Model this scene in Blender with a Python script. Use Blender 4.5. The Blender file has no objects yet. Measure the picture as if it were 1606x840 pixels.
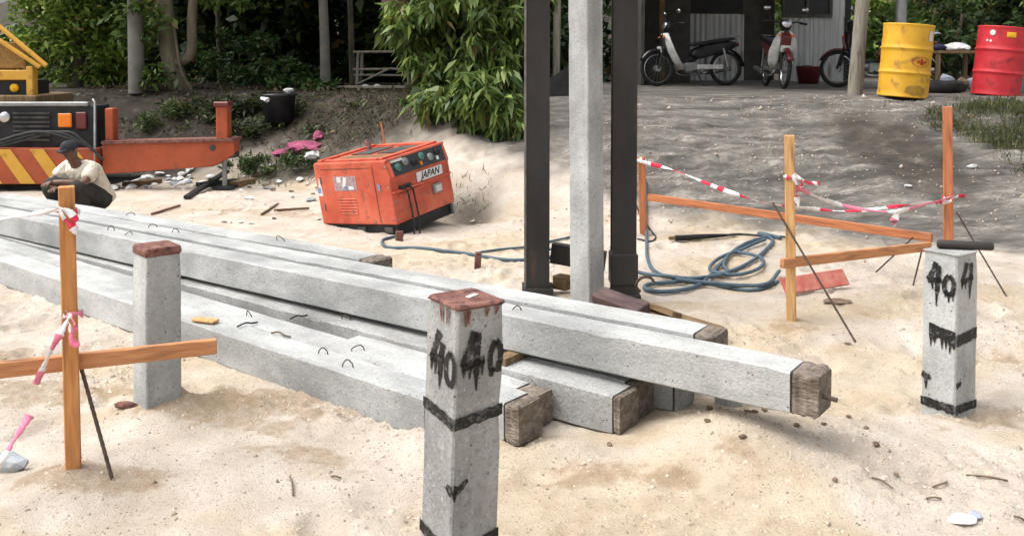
import bpy, math, random
import numpy as np
from mathutils import Vector, Matrix, Euler

random.seed(11); RNG = np.random.default_rng(11)
R = math.radians
scene = bpy.context.scene
C = scene.collection

# ------------------------------------------------------------------ camera
CAM_H, PITCH, F, PPX, PPY = 1.55, R(2.5), 1450.0, 803.0, 148.0
cam_d = bpy.data.cameras.new('camera'); cam = bpy.data.objects.new('camera', cam_d); C.objects.link(cam)
cam.location = (0, 0, CAM_H); cam.rotation_euler = (R(90) - PITCH, 0, 0)
cam_d.sensor_fit = 'HORIZONTAL'; cam_d.sensor_width = 36.0; cam_d.lens = F / 1606 * 36
cam_d.shift_y = -(420 - PPY) / 1606; cam_d.clip_end = 2000; cam_d.clip_start = 0.05
scene.camera = cam
# ------------------------------------------------------------------ sky and sun (bright overcast)
SUN_EL, SUN_AZ = R(60), R(-98)      # azimuth: 0 = ahead (+Y), negative = left
w = bpy.data.worlds.new('World'); scene.world = w; w.use_nodes = True
nt = w.node_tree; nt.nodes.clear()
sky = nt.nodes.new('ShaderNodeTexSky'); sky.sky_type = 'NISHITA'; sky.sun_disc = False
sky.sun_elevation = SUN_EL; sky.sun_rotation = SUN_AZ
sky.air_density = 1.0; sky.dust_density = 6.0; sky.ozone_density = 1.0
hs = nt.nodes.new('ShaderNodeHueSaturation'); hs.inputs['Saturation'].default_value = 0.22
bg = nt.nodes.new('ShaderNodeBackground'); bg.inputs['Strength'].default_value = 0.15
wo = nt.nodes.new('ShaderNodeOutputWorld')
nt.links.new(sky.outputs[0], hs.inputs['Color']); nt.links.new(hs.outputs[0], bg.inputs['Color']); nt.links.new(bg.outputs[0], wo.inputs['Surface'])
sd = bpy.data.lights.new('sun', 'SUN'); sd.energy = 0.9; sd.angle = R(60); sd.color = (1.0, 0.95, 0.88)
so = bpy.data.objects.new('sun', sd); C.objects.link(so)
sv = Vector((math.sin(SUN_AZ) * math.cos(SUN_EL), math.cos(SUN_AZ) * math.cos(SUN_EL), math.sin(SUN_EL)))
so.rotation_euler = sv.to_track_quat('Z', 'Y').to_euler(); so.location = sv * 30
vs = scene.view_settings; vs.view_transform = 'Standard'; vs.look = 'None'; vs.gamma = 1; vs.use_curve_mapping = False
vs.exposure = 0.95

# ------------------------------------------------------------------ helpers
def ray(px, py):
    a = (px - PPX) / F; b = (PPY - py) / F
    return Vector((a, math.cos(PITCH) + b * math.sin(PITCH), -math.sin(PITCH) + b * math.cos(PITCH)))
def P(px, py, Y):
    d = ray(px, py); return Vector((0, 0, CAM_H)) + d * (Y / d.y)
def G(px, py, z=0.0):
    d = ray(px, py); return Vector((0, 0, CAM_H)) + d * ((z - CAM_H) / d.z)

def tag(o, label=None, cat=None, group=None, kind=None):
    if label: o['label'] = label
    if cat: o['category'] = cat
    if group: o['group'] = group
    if kind: o['kind'] = kind
    return o
def mat4(loc=(0, 0, 0), rot=(0, 0, 0)):
    return Matrix.Translation(Vector(loc)) @ Euler(rot).to_matrix().to_4x4()
def frame(o, x, y, z):
    m = Matrix((x, y, z)).transposed().to_4x4(); m.translation = o; return m
def link(name, me, m=None, parent=None, matrix=None):
    o = bpy.data.objects.new(name, me); C.objects.link(o)
    if parent is not None: o.parent = parent
    if matrix is not None: o.matrix_local = matrix
    if m is not None and me is not None and not me.materials:
        for k in (m if isinstance(m, (list, tuple)) else [m]): me.materials.append(k)
    return o
def thing(name, label, cat, loc=(0, 0, 0), rz=0, group=None, matrix=None):
    o = bpy.data.objects.new(name, None); C.objects.link(o); o.empty_display_size = .1
    o.matrix_local = matrix if matrix is not None else mat4(loc, (0, 0, rz))
    return tag(o, label, cat, group)
def copy_tree(o, parent=None):
    c = o.copy(); C.objects.link(c); c.parent = parent
    for ch in list(o.children): copy_tree(ch, c)
    return c

class MB:
    def __init__(s): s.v = []; s.f = []; s.mi = []; s.sm = []
    def add(s, vs_, fs_, mi=0, smooth=False):
        o = len(s.v); s.v += [tuple(v) for v in vs_]
        for f in fs_: s.f.append([i + o for i in f]); s.mi.append(mi); s.sm.append(smooth)
    def box(s, size, m=None, mi=0, ch=0.0):
        x, y, z = (k / 2 for k in size); m = m or Matrix()
        if ch <= 0:
            vs_ = [m @ Vector((a * x, b * y, c * z)) for a in (-1, 1) for b in (-1, 1) for c in (-1, 1)]
            s.add(vs_, [(0, 1, 3, 2), (4, 6, 7, 5), (0, 4, 5, 1), (2, 3, 7, 6), (0, 2, 6, 4), (1, 5, 7, 3)], mi)
        else:
            idx = {}; vs_ = []
            for a in (-1, 1):
                for b in (-1, 1):
                    for c in (-1, 1):
                        for k, q in enumerate(((a * x, b * (y - ch), c * (z - ch)), (a * (x - ch), b * y, c * (z - ch)), (a * (x - ch), b * (y - ch), c * z))):
                            idx[(a, b, c, k)] = len(vs_); vs_.append(m @ Vector(q))
            fs = []
            def q4(l): fs.append([idx[t] for t in l])
            for a in (-1, 1):
                q4([(a, -1, -1, 0), (a, 1, -1, 0), (a, 1, 1, 0), (a, -1, 1, 0)][::a])
                q4([(-1, a, -1, 1), (1, a, -1, 1), (1, a, 1, 1), (-1, a, 1, 1)][::-a])
                q4([(-1, -1, a, 2), (1, -1, a, 2), (1, 1, a, 2), (-1, 1, a, 2)][::a])
                for b in (-1, 1):
                    q4([(a, b, -1, 0), (a, b, 1, 0), (a, b, 1, 1), (a, b, -1, 1)][::-a * b])
                    q4([(a, -1, b, 0), (a, 1, b, 0), (a, 1, b, 2), (a, -1, b, 2)][::a * b])
                    q4([(-1, a, b, 1), (1, a, b, 1), (1, a, b, 2), (-1, a, b, 2)][::-a * b])
            for a in (-1, 1):
                for b in (-1, 1):
                    for c in (-1, 1): q4([(a, b, c, 0), (a, b, c, 1), (a, b, c, 2)][::a * b * c])
            s.add(vs_, fs, mi)
        return s
    def tube(s, pts, r, n=8, mi=0, cap=True, smooth=True):
        pts = [Vector(p) for p in pts]; k = len(pts)
        rr = r if isinstance(r, (list, tuple)) else [r] * k
        vs_ = []; up = None
        for i, p in enumerate(pts):
            t = (pts[min(i + 1, k - 1)] - pts[max(i - 1, 0)])
            t = t.normalized() if t.length > 1e-9 else Vector((0, 0, 1))
            if up is None: up = t.orthogonal().normalized()
            up = (up - t * up.dot(t)); up = up.normalized() if up.length > 1e-6 else t.orthogonal().normalized()
            b = t.cross(up)
            for j in range(n):
                a = 2 * math.pi * j / n; vs_.append(p + (up * math.cos(a) + b * math.sin(a)) * rr[i])
        fs = [(i * n + j, i * n + (j + 1) % n, (i + 1) * n + (j + 1) % n, (i + 1) * n + j) for i in range(k - 1) for j in range(n)]
        s.add(vs_, fs, mi, smooth)
        if cap:
            s.add(vs_[:n], [list(range(n))[::-1]], mi); s.add(vs_[-n:], [list(range(n))], mi)
        return s
    def lathe(s, prof, n=24, m=None, mi=0, smooth=True):
        m = m or Matrix(); k = len(prof)
        vs_ = [m @ Vector((r * math.cos(2 * math.pi * j / n), r * math.sin(2 * math.pi * j / n), z)) for r, z in prof for j in range(n)]
        fs = [(i * n + j, i * n + (j + 1) % n, (i + 1) * n + (j + 1) % n, (i + 1) * n + j) for i in range(k - 1) for j in range(n)]
        s.add(vs_, fs, mi, smooth); return s
    def prism(s, poly, t, m=None, mi=0):           # poly in local xy, extruded along z, t thick
        m = m or Matrix(); n = len(poly)
        vs_ = [m @ Vector((x, y, -t / 2)) for x, y in poly] + [m @ Vector((x, y, t / 2)) for x, y in poly]
        s.add(vs_, [list(range(n))[::-1], list(range(n, 2 * n))] + [(i, (i + 1) % n, n + (i + 1) % n, n + i) for i in range(n)], mi); return s
    def mesh(s, name):
        me = bpy.data.meshes.new(name); me.from_pydata(s.v, [], s.f)
        for p, a, b in zip(me.polygons, s.mi, s.sm): p.material_index = a; p.use_smooth = b
        me.update(); return me
    def obj(s, name, m, parent=None, matrix=None, bevel=0):
        o = link(name, s.mesh(name), m, parent, matrix)
        if bevel:
            b = o.modifiers.new('bevel', 'BEVEL'); b.width = bevel; b.segments = 2; b.limit_method = 'ANGLE'
        return o
def box(name, size, m, parent=None, loc=(0, 0, 0), rot=(0, 0, 0), bevel=0.0):
    return MB().box(size, ch=bevel).obj(name, m, parent, mat4(loc, rot))
def spline(pts, n=8):
    pts = [Vector(p) for p in pts]; out = []
    q = [pts[0] * 2 - pts[1]] + pts + [pts[-1] * 2 - pts[-2]]
    for i in range(1, len(q) - 2):
        for k in range(n):
            t = k / n; a, b, c, d = q[i - 1:i + 3]
            out.append(.5 * ((2 * b) + (c - a) * t + (2 * a - 5 * b + 4 * c - d) * t * t + (3 * b - a - 3 * c + d) * t ** 3))
    out.append(pts[-1]); return out

# ------------------------------------------------------------------ materials
def nodes(name):
    m = bpy.data.materials.new(name); m.use_nodes = True
    t = m.node_tree; return m, t, t.nodes['Principled BSDF']
def M(name, c1, c2=None, scale=6, rough=.8, bump=.3, bscale=60, metal=0, stretch=(1, 1, 1), c3=None, s3=25, f3=(.55, .7), dist=.01, spec=.3, lo=.35, hi=.65, world=False):
    m, t, p = nodes(name); N = t.nodes.new; L = t.links.new
    tc = N('ShaderNodeTexCoord'); mp = N('ShaderNodeMapping'); mp.inputs['Scale'].default_value = stretch
    if world:
        ge = N('ShaderNodeNewGeometry'); L(ge.outputs['Position'], mp.inputs['Vector'])
    else: L(tc.outputs['Object'], mp.inputs['Vector'])
    n1 = N('ShaderNodeTexNoise'); n1.inputs['Scale'].default_value = scale; n1.inputs['Detail'].default_value = 8; n1.inputs['Roughness'].default_value = .62
    L(mp.outputs[0], n1.inputs['Vector'])
    r1 = N('ShaderNodeValToRGB'); r1.color_ramp.elements[0].position = lo; r1.color_ramp.elements[1].position = hi
    r1.color_ramp.elements[0].color = (*c1, 1); r1.color_ramp.elements[1].color = (*(c2 or c1), 1)
    L(n1.outputs['Fac'], r1.inputs['Fac']); col = r1.outputs['Color']
    if c3:
        n3 = N('ShaderNodeTexNoise'); n3.inputs['Scale'].default_value = s3; n3.inputs['Detail'].default_value = 5
        L(mp.outputs[0], n3.inputs['Vector'])
        r3 = N('ShaderNodeValToRGB'); r3.color_ramp.elements[0].position, r3.color_ramp.elements[1].position = f3
        L(n3.outputs['Fac'], r3.inputs['Fac'])
        mx = N('ShaderNodeMixRGB'); L(r3.outputs['Color'], mx.inputs['Fac']); L(col, mx.inputs['Color1']); mx.inputs['Color2'].default_value = (*c3, 1)
        col = mx.outputs['Color']
    L(col, p.inputs['Base Color']); p.inputs['Roughness'].default_value = rough; p.inputs['Metallic'].default_value = metal
    p.inputs['Specular IOR Level'].default_value = spec
    if bump:
        n2 = N('ShaderNodeTexNoise'); n2.inputs['Scale'].default_value = bscale; n2.inputs['Detail'].default_value = 6
        L(mp.outputs[0], n2.inputs['Vector'])
        bp = N('ShaderNodeBump'); bp.inputs['Strength'].default_value = bump; bp.inputs['Distance'].default_value = dist
        L(n2.outputs['Fac'], bp.inputs['Height']); L(bp.outputs[0], p.inputs['Normal'])
    return m

def concrete_mat(name, c1, c2, stain, hole, fine):
    m, t, p = nodes(name); N = t.nodes.new; L = t.links.new
    tc = N('ShaderNodeTexCoord'); oi = N('ShaderNodeObjectInfo'); ad = N('ShaderNodeVectorMath'); ad.operation = 'ADD'
    sc_ = N('ShaderNodeVectorMath'); sc_.operation = 'SCALE'; sc_.inputs['Scale'].default_value = 7.0
    cb = N('ShaderNodeCombineXYZ'); L(oi.outputs['Random'], cb.inputs[0]); L(oi.outputs['Random'], cb.inputs[2]); L(cb.outputs[0], sc_.inputs[0])
    L(tc.outputs['Object'], ad.inputs[0]); L(sc_.outputs[0], ad.inputs[1])
    def noise(scale, det=8, st=(1, 1, 1), ro=.6):
        mp = N('ShaderNodeMapping'); mp.inputs['Scale'].default_value = st; L(ad.outputs[0], mp.inputs['Vector'])
        n = N('ShaderNodeTexNoise'); n.inputs['Scale'].default_value = scale; n.inputs['Detail'].default_value = det; n.inputs['Roughness'].default_value = ro; L(mp.outputs[0], n.inputs['Vector']); return n.outputs['Fac']
    def ramp(f, *st):
        r = N('ShaderNodeValToRGB'); e = r.color_ramp.elements
        while len(e) < len(st): e.new(.5)
        for k, (pos, c) in enumerate(st): e[k].position = pos; e[k].color = (c, c, c, 1) if isinstance(c, (int, float)) else (*c, 1)
        L(f, r.inputs['Fac']); return r.outputs['Color']
    def mix(f, a, b):
        x = N('ShaderNodeMixRGB'); L(f, x.inputs[0]); L(a, x.inputs[1]); x.inputs[2].default_value = (*b, 1); return x.outputs[0]
    col = ramp(noise(4.5, 10, (1, 1, .6)), (.36, c1), (.66, c2))
    col = mix(ramp(noise(2.3, 6, (1.2, 1.2, .5)), (.50, 0), (.68, .7)), col, stain)                 # broad damp-grey stains
    col = mix(ramp(noise(60, 5, (1, 1, 1), .7), (.50, 0), (.78, fine)), col, tuple(k * .5 for k in c1))
    col = mix(ramp(noise(75, 4, (1, 1, 1.2), .7), (.58, 0), (.75, fine * .9)), col, tuple(min(.7, k * 1.45) for k in c2))
    col = mix(ramp(noise(3.1, 8, (1, 1, 2.5)), (.64, 0), (.74, .5)), col, (.26, .20, .14))              # faint rusty smears
    vo = N('ShaderNodeTexVoronoi'); vo.inputs['Scale'].default_value = 26; vo.inputs['Randomness'].default_value = 1; L(ad.outputs[0], vo.inputs['Vector'])
    hl = ramp(vo.outputs['Distance'], (.07, hole), (.12, 0)); col = mix(hl, col, (.09, .088, .083))
    L(col, p.inputs['Base Color']); p.inputs['Roughness'].default_value = .88; p.inputs['Specular IOR Level'].default_value = .25
    h1 = N('ShaderNodeMath'); h1.operation = 'ADD'; L(noise(14, 8), h1.inputs[0]); L(noise(90, 5), h1.inputs[1]); h2 = N('ShaderNodeMath'); h2.operation = 'SUBTRACT'; L(h1.outputs[0], h2.inputs[0]); L(hl, h2.inputs[1])
    bp = N('ShaderNodeBump'); bp.inputs['Strength'].default_value = .55; bp.inputs['Distance'].default_value = .008; L(h2.outputs[0], bp.inputs['Height']); L(bp.outputs[0], p.inputs['Normal'])
    return m
MAT = dict(
    concrete=concrete_mat('concrete', (.30, .305, .30), (.48, .485, .475), (.20, .205, .20), .8, .6),
    concrete_old=concrete_mat('concrete_old', (.25, .25, .243), (.42, .42, .408), (.17, .17, .163), .8, .85),
    end_brown=M('end_brown', (.095, .075, .058), (.235, .195, .16), scale=11, stretch=(1.5, 2.2, .8), bump=1.0, bscale=34, c3=(.30, .27, .235), s3=24, f3=(.56, .76), dist=.016),
    joint=M('joint_dark', (.03, .03, .03), (.09, .083, .075), bump=.3),
    rust=M('rust_cap', (.125, .05, .04), (.235, .115, .09), scale=22, bump=.7, bscale=70, c3=(.07, .03, .028), s3=34, f3=(.52, .66), dist=.008),
    paint_black=M('black_paint', (.012, .012, .012), (.15, .15, .146), scale=55, rough=.6, bump=.4, lo=.52, hi=.74),
    steel=M('leader_steel', (.022, .020, .019), (.042, .038, .035), scale=4, rough=.62, bump=.3, bscale=30, c3=(.075, .045, .032), s3=9, f3=(.62, .75), stretch=(1, 1, .35)),
    steel_edge=M('pale_steel_edge', (.22, .21, .20), (.12, .10, .09), scale=9, rough=.55, metal=.3, bump=.2),
    wood=M('stake_wood', (.42, .17, .055), (.62, .30, .10), scale=9, stretch=(6, 6, .5), rough=.7, bump=.4, bscale=14, c3=(.20, .085, .035), s3=6, f3=(.52, .72)),
    wood_red=M('stake_wood_red', (.36, .12, .05), (.52, .20, .085), scale=9, stretch=(6, 6, .5), rough=.7, bump=.4, bscale=14, c3=(.17, .07, .04), s3=6, f3=(.52, .72)),
    wood_pale=M('stake_wood_pale', (.46, .25, .10), (.64, .39, .17), scale=9, stretch=(6, 6, .5), rough=.75, bump=.5, bscale=14, c3=(.20, .105, .05), s3=6, f3=(.53, .7)),
    wood_rail=M('rail_wood', (.40, .17, .075), (.56, .27, .12), scale=7, stretch=(5, 5, .6), rough=.75, bump=.5, bscale=12, c3=(.15, .07, .035), s3=6, f3=(.53, .7)),
    wood_old=M('old_timber', (.10, .065, .035), (.24, .16, .085), scale=8, stretch=(5, 5, .6), rough=.85, bump=.6, bscale=16),
    wood_grey=M('grey_post_wood', (.16, .15, .12), (.27, .25, .205), scale=7, stretch=(5, 5, .5), rough=.9, bump=.6, bscale=16, c3=(.09, .085, .065), s3=8, f3=(.55, .7)),
    red_plank=M('red_plank', (.42, .10, .075), (.55, .24, .19), scale=10, bump=.4, c3=(.5, .4, .33), s3=14, f3=(.6, .7)),
    rebar=M('rebar', (.06, .045, .038), (.12, .085, .065), scale=20, rough=.7, bump=.6, bscale=120, metal=.2),
    tape_w=M('tape_white', (.78, .76, .75), (.70, .66, .65), rough=.35, bump=.25, bscale=25),
    tape_r=M('tape_red', (.70, .02, .055), (.62, .03, .08), rough=.35, bump=.25, bscale=25),
    tape_p=M('tape_pink', (.75, .13, .25), (.80, .30, .40), rough=.35, bump=.25, bscale=25),
    orange=M('generator_orange', (.44, .060, .028), (.62, .15, .085), scale=3.5, rough=.55, bump=.25, bscale=9, dist=.02, c3=(.22, .085, .055), s3=13, f3=(.56, .74), spec=.4),
    orange_rig=M('rig_orange', (.27, .056, .022), (.39, .088, .036), scale=3, rough=.55, bump=.2, bscale=20, c3=(.16, .055, .03), s3=6, f3=(.58, .72)),
    yellow_rig=M('rig_yellow', (.50, .27, .035), (.58, .33, .05), scale=5, rough=.5, bump=.2, bscale=25, c3=(.2, .11, .03), s3=9, f3=(.6, .75)),
    black=M('black_machine', (.008, .009, .011), (.022, .023, .026), scale=6, rough=.55, bump=.2),
    black_gloss=M('black_gloss', (.010, .010, .011), (.02, .02, .022), scale=6, rough=.25, bump=.05, spec=.5),
    rubber=M('rubber', (.012, .012, .012), (.03, .03, .03), scale=12, rough=.85, bump=.3),
    chrome=M('chrome', (.55, .55, .56), (.45, .45, .46), rough=.25, metal=.9, bump=.05),
    greymetal=M('grey_metal', (.20, .21, .21), (.30, .31, .31), scale=8, rough=.5, metal=.5, bump=.2),
    white=M('white_plastic', (.62, .62, .61), (.72, .72, .71), scale=6, rough=.35, bump=.1),
    white_dirty=M('white_dirty', (.45, .44, .42), (.72, .72, .70), scale=9, rough=.6, bump=.3),
    decal_blue=M('decal_blue', (.10, .16, .32), (.30, .36, .50), scale=30, rough=.5, bump=.05),
    decal_grey=M('decal_grey', (.42, .36, .40), (.30, .16, .16), scale=40, rough=.5, bump=.05),
    maroon=M('maroon_plastic', (.09, .012, .015), (.13, .02, .022), scale=6, rough=.3, bump=.05, spec=.5),
    amber=M('amber_lens', (.75, .20, .02), (.70, .17, .02), rough=.25, bump=.1),
    tealgreen=M('panel_green', (.02, .08, .06), (.10, .25, .2), scale=30, rough=.3, bump=.1),
    yellow_drum=M('yellow_drum', (.54, .28, .014), (.66, .37, .03), scale=4, rough=.55, bump=.25, bscale=10, dist=.02, c3=(.26, .125, .03), s3=9, f3=(.56, .74), spec=.4),
    red_drum=M('red_drum', (.42, .014, .022), (.54, .035, .045), scale=4, rough=.52, bump=.25, bscale=10, dist=.02, c3=(.22, .016, .018), s3=9, f3=(.56, .74), spec=.4),
    dirt_stain=M('dirt_stain', (.26, .15, .035), (.40, .22, .03), scale=20),
    logo_red=M('logo_red', (.40, .03, .012), (.30, .03, .012), scale=20, bump=0),
    label_yellow=M('label_yellow', (.75, .45, .02), (.7, .38, .02), bump=0),
    cable=M('cable_blue', (.045, .08, .11), (.09, .135, .17), scale=20, rough=.55, bump=.2),
    cable_black=M('cable_black', (.015, .016, .018), (.035, .037, .04), scale=20, rough=.6, bump=.2),
    tin=M('tin_sheet', (.38, .39, .39), (.50, .51, .50), scale=3, rough=.55, metal=.15, bump=.1, c3=(.20, .19, .175), s3=5, f3=(.56, .72), stretch=(1, 1, .25)),
    tin_roof=M('tin_roof', (.16, .13, .11), (.24, .21, .19), scale=3, rough=.7, bump=.1),
    ply=M('wall_board', (.05, .048, .043), (.09, .085, .076), scale=4, rough=.85, bump=.3, c3=(.06, .065, .05), s3=5, f3=(.52, .7)),
    dark_glass=M('dark_glass', (.01, .012, .012), (.02, .022, .022), rough=.12, bump=0, spec=.5),
    bark=M('bark', (.055, .047, .035), (.12, .10, .075), scale=8, stretch=(1, 1, .3), rough=.9, bump=.8, bscale=22, c3=(.06, .06, .04), s3=10, f3=(.5, .68), dist=.02),
    bark_light=M('bark_light', (.12, .10, .07), (.20, .175, .12), scale=8, stretch=(1, 1, .3), rough=.9, bump=.8, bscale=22, c3=(.11, .10, .07), s3=10, f3=(.5, .68), dist=.02),
    pole_conc=M('pole_concrete', (.13, .125, .11), (.20, .195, .17), scale=4, rough=.9, bump=.3, c3=(.13, .13, .10), s3=6, f3=(.54, .7)),
    shirt=M('shirt_cloth', (.60, .54, .45), (.72, .66, .57), scale=9, rough=.9, bump=1.0, bscale=11, dist=.05, c3=(.52, .47, .40), s3=16, f3=(.5, .65)),
    trousers=M('trousers_cloth', (.022, .022, .024), (.045, .042, .04), scale=10, rough=.9, bump=.4, bscale=22),
    skin=M('skin', (.11, .055, .035), (.16, .085, .055), scale=14, rough=.5, bump=.1, spec=.4),
    cap=M('cap_cloth', (.012, .015, .018), (.03, .035, .04), scale=20, rough=.85, bump=.3),
    magenta=M('magenta_cloth', (.20, .035, .085), (.36, .10, .17), scale=9, rough=.9, bump=.6, bscale=20),
    bag_white=M('white_bag', (.60, .60, .60), (.75, .75, .75), scale=9, rough=.4, bump=.5, bscale=25),
    bag_blue=M('blue_grey_bag', (.25, .28, .36), (.42, .45, .5), scale=9, rough=.45, bump=.5, bscale=25),
    stone=M('grey_stone', (.20, .225, .245), (.36, .39, .41), scale=9, rough=.9, bump=.6, bscale=30),
    clod=M('brown_clod', (.11, .075, .05), (.22, .16, .11), scale=14, rough=.95, bump=.6, bscale=30),
    purple=M('purple_plastic', (.10, .05, .058), (.14, .075, .08), scale=4, rough=.5, bump=.1),
    teal=M('teal_plastic', (.03, .22, .22), (.05, .28, .27), rough=.4),
    twig=M('dry_twig', (.10, .075, .05), (.20, .15, .10), scale=20, rough=.9, bump=.4),
)

def leaf_mat(name, gloss=.45):
    m, t, p = nodes(name); N = t.nodes.new; L = t.links.new
    a = N('ShaderNodeAttribute'); a.attribute_name = 'leaf_colour'
    L(a.outputs['Color'], p.inputs['Base Color']); p.inputs['Roughness'].default_value = gloss; p.inputs['Specular IOR Level'].default_value = .35
    tr = N('ShaderNodeBsdfTranslucent'); L(a.outputs['Color'], tr.inputs['Color'])
    mx = N('ShaderNodeMixShader'); mx.inputs[0].default_value = .28
    L(p.outputs[0], mx.inputs[1]); L(tr.outputs[0], mx.inputs[2]); L(mx.outputs[0], t.nodes['Material Output'].inputs['Surface'])
    return m
LEAF = leaf_mat('leaf')

# ------------------------------------------------------------------ ground
def vnoise(x, y, seed):
    xi = np.floor(x).astype(np.int64); yi = np.floor(y).astype(np.int64); fx = x - xi; fy = y - yi
    fx = fx * fx * (3 - 2 * fx); fy = fy * fy * (3 - 2 * fy)
    def h(a, b):
        n = (a * 374761393 + b * 668265263 + seed * 1442695041) & 0x7fffffff
        n = ((n ^ (n >> 13)) * 1274126177) & 0x7fffffff
        return ((n ^ (n >> 16)) & 0xffff) / 65535.0
    return (h(xi, yi) * (1 - fx) + h(xi + 1, yi) * fx) * (1 - fy) + (h(xi, yi + 1) * (1 - fx) + h(xi + 1, yi + 1) * fx) * fy - .5
def sst(a, b, t):
    t = np.clip((t - a) / (b - a), 0, 1); return t * t * (3 - 2 * t)
KX = [-9, -4.5, -3, -1.7, -.7, .3, 1.2, 2.5, 4, 6, 9]
KB = [11.6, 11.6, 11.2, 10.0, 8.7, 8.4, 8.0, 7.8, 7.4, 7.0, 6.8]
KE = [13.4, 13.4, 13.1, 12.3, 11.5, 11.3, 11.3, 11.3, 11.2, 11.0, 10.9]
TERR = 1.02
PITS = [(RNG.uniform(-3.5, 3.5), RNG.uniform(1.8, 8), RNG.uniform(.045, .085), RNG.uniform(.010, .026), RNG.uniform(0, 3.14)) for _ in range(210)]
MOUNDS = [(1.02, 3.50, .30, .10), (.80, 3.62, .16, .07), (-1.55, 3.30, .16, .03), (-2.35, 4.05, .25, .03), (-1.45, 4.0, .18, .03), (-.9, 3.3, .2, .03), (2.05, 2.7, .3, .03), (-.30, 3.6, .14, .05), (.25, 3.55, .12, .03), (-1.50, 3.95, .12, .035), (-1.62, 3.22, .10, .03)  , (1.61, 5.3, .10, .03)]
def height(x, y):
    x = np.asarray(x, float); y = np.asarray(y, float)
    wob = vnoise(x * .9, y * .9, 5) * .7
    b = np.interp(x, KX, KB) + wob * .5; e = np.interp(x, KX, KE) + wob * .4
    t = np.clip((y - b) / (e - b), 0, 1); s = t * t * (3 - 2 * t) * .55 + t * .45
    z = TERR * s
    flat = 1 - sst(10.8, 11.6, y) * .75
    # keep the stack's footprint even
    beam = np.abs(.63 * x + .775 * y - 3.55); foot = sst(.9, .3, beam) * sst(1.3, .9, x)
    amp = flat * (1 - .85 * foot)
    rgh = .4 + .95 * sst(-.12, .3, vnoise(x * 1.1 + 7, y * 1.5, 61) + .5 * vnoise(x * 3, y * 3, 62) + .15 * sst(3.4, 2.2, y))
    z = z + amp * (vnoise(x * .8, y * .8, 1) * .05 + vnoise(x * 2.6, y * 2.6, 2) * .022 + rgh * (vnoise(x * 6, y * 7, 3) * .020 + np.abs(vnoise(x * 13, y * 15, 4)) * .022 + vnoise(x * 24, y * 24, 9) * .015 + np.maximum(vnoise(x * 41, y * 41, 8), .1) * .022))
    z = z - .014 * foot
    # washed stony relief of the slope
    rel = s * (1 - s) * 4 * flat
    z = z + rel * (vnoise(x * 1.3 + y * .6, y * 3.5, 21) * .12 + vnoise(x * 5, y * 9, 22) * .05 + vnoise(x * 13, y * 17, 23) * .022)
    for (mx, my, mr, mh) in MOUNDS: z = z + mh * np.exp(-((x - mx) ** 2 + (y - my) ** 2) / (2 * mr * mr))
    for (px_, py_, pr, pd, pa) in PITS:
        u = (x - px_) * math.cos(pa) + (y - py_) * math.sin(pa); v = -(x - px_) * math.sin(pa) + (y - py_) * math.cos(pa)
        q = (u / (pr * 1.9)) ** 2 + (v / pr) ** 2
        z = z - amp * pd * np.exp(-q * q * 1.5) + amp * pd * .45 * np.exp(-(np.sqrt(q) - 1.35) ** 2 * 6)
    z = z - .22 * np.exp(-(((x + .38) / .26) ** 2 + ((y - 8.95) / .33) ** 2))            # hollow beside the generator
    tr_ = (x * .42 + y) - 4.75 + .12 * vnoise(x * .7, y * .7, 71)
    for o_ in (0, .95): z = z - .012 * amp * sst(.9, 1.4, x) * np.exp(-((tr_ - o_) / .07) ** 2) * (1 + .8 * np.sin(x * 42)) * sst(7.4, 6.6, y)
    backdrop_hill = sst(26, 40, y) * 9 * sst(-.50, -.44, x / np.maximum(y, 1)); z = z + backdrop_hill  # added rise that hides the sky behind the wood
    return z
def hz(x, y): return float(height(np.array([x]), np.array([y]))[0])

def axis(parts):
    out = [parts[0][0]]
    for a, b, d in parts:
        n = max(1, int(round((b - a) / d))); out += list(np.linspace(a, b, n + 1)[1:])
    return np.array(out)
ax = axis([(-400, -60, 40), (-60, -14, 3), (-14, -6.5, .25), (-6.5, -3.2, .05), (-3.2, 3.2, .0165), (3.2, 7, .045), (7, 14, .25), (14, 60, 3), (60, 400, 40)])
ay = axis([(-300, -20, 40), (-20, 0, 2), (0, 1.6, .08), (1.6, 4.6, .0165), (4.6, 8, .024), (8, 12, .04), (12, 20, .2), (20, 60, 1.5), (60, 500, 40)])
XX, YY = np.meshgrid(ax, ay)
ZZ = height(XX, YY)
nx, ny = len(ax), len(ay)
co = np.stack([XX, YY, ZZ], -1).reshape(-1, 3)
ii = (np.arange(ny - 1)[:, None] * nx + np.arange(nx - 1)[None, :]).ravel()
quads = np.stack([ii, ii + 1, ii + nx + 1, ii + nx], -1)
def fast_mesh(name, co, faces):
    me = bpy.data.meshes.new(name); k = faces.shape[1]
    me.vertices.add(len(co)); me.vertices.foreach_set('co', co.astype(np.float32).ravel())
    me.loops.add(faces.size); me.loops.foreach_set('vertex_index', faces.astype(np.int32).ravel())
    me.polygons.add(len(faces)); me.polygons.foreach_set('loop_start', np.arange(0, faces.size, k, dtype=np.int32)); me.polygons.foreach_set('loop_total', np.full(len(faces), k, dtype=np.int32))
    me.update(calc_edges=True); return me
gm = fast_mesh('ground', co, quads)
gm.polygons.foreach_set('use_smooth', np.ones(len(quads), bool))
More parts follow.
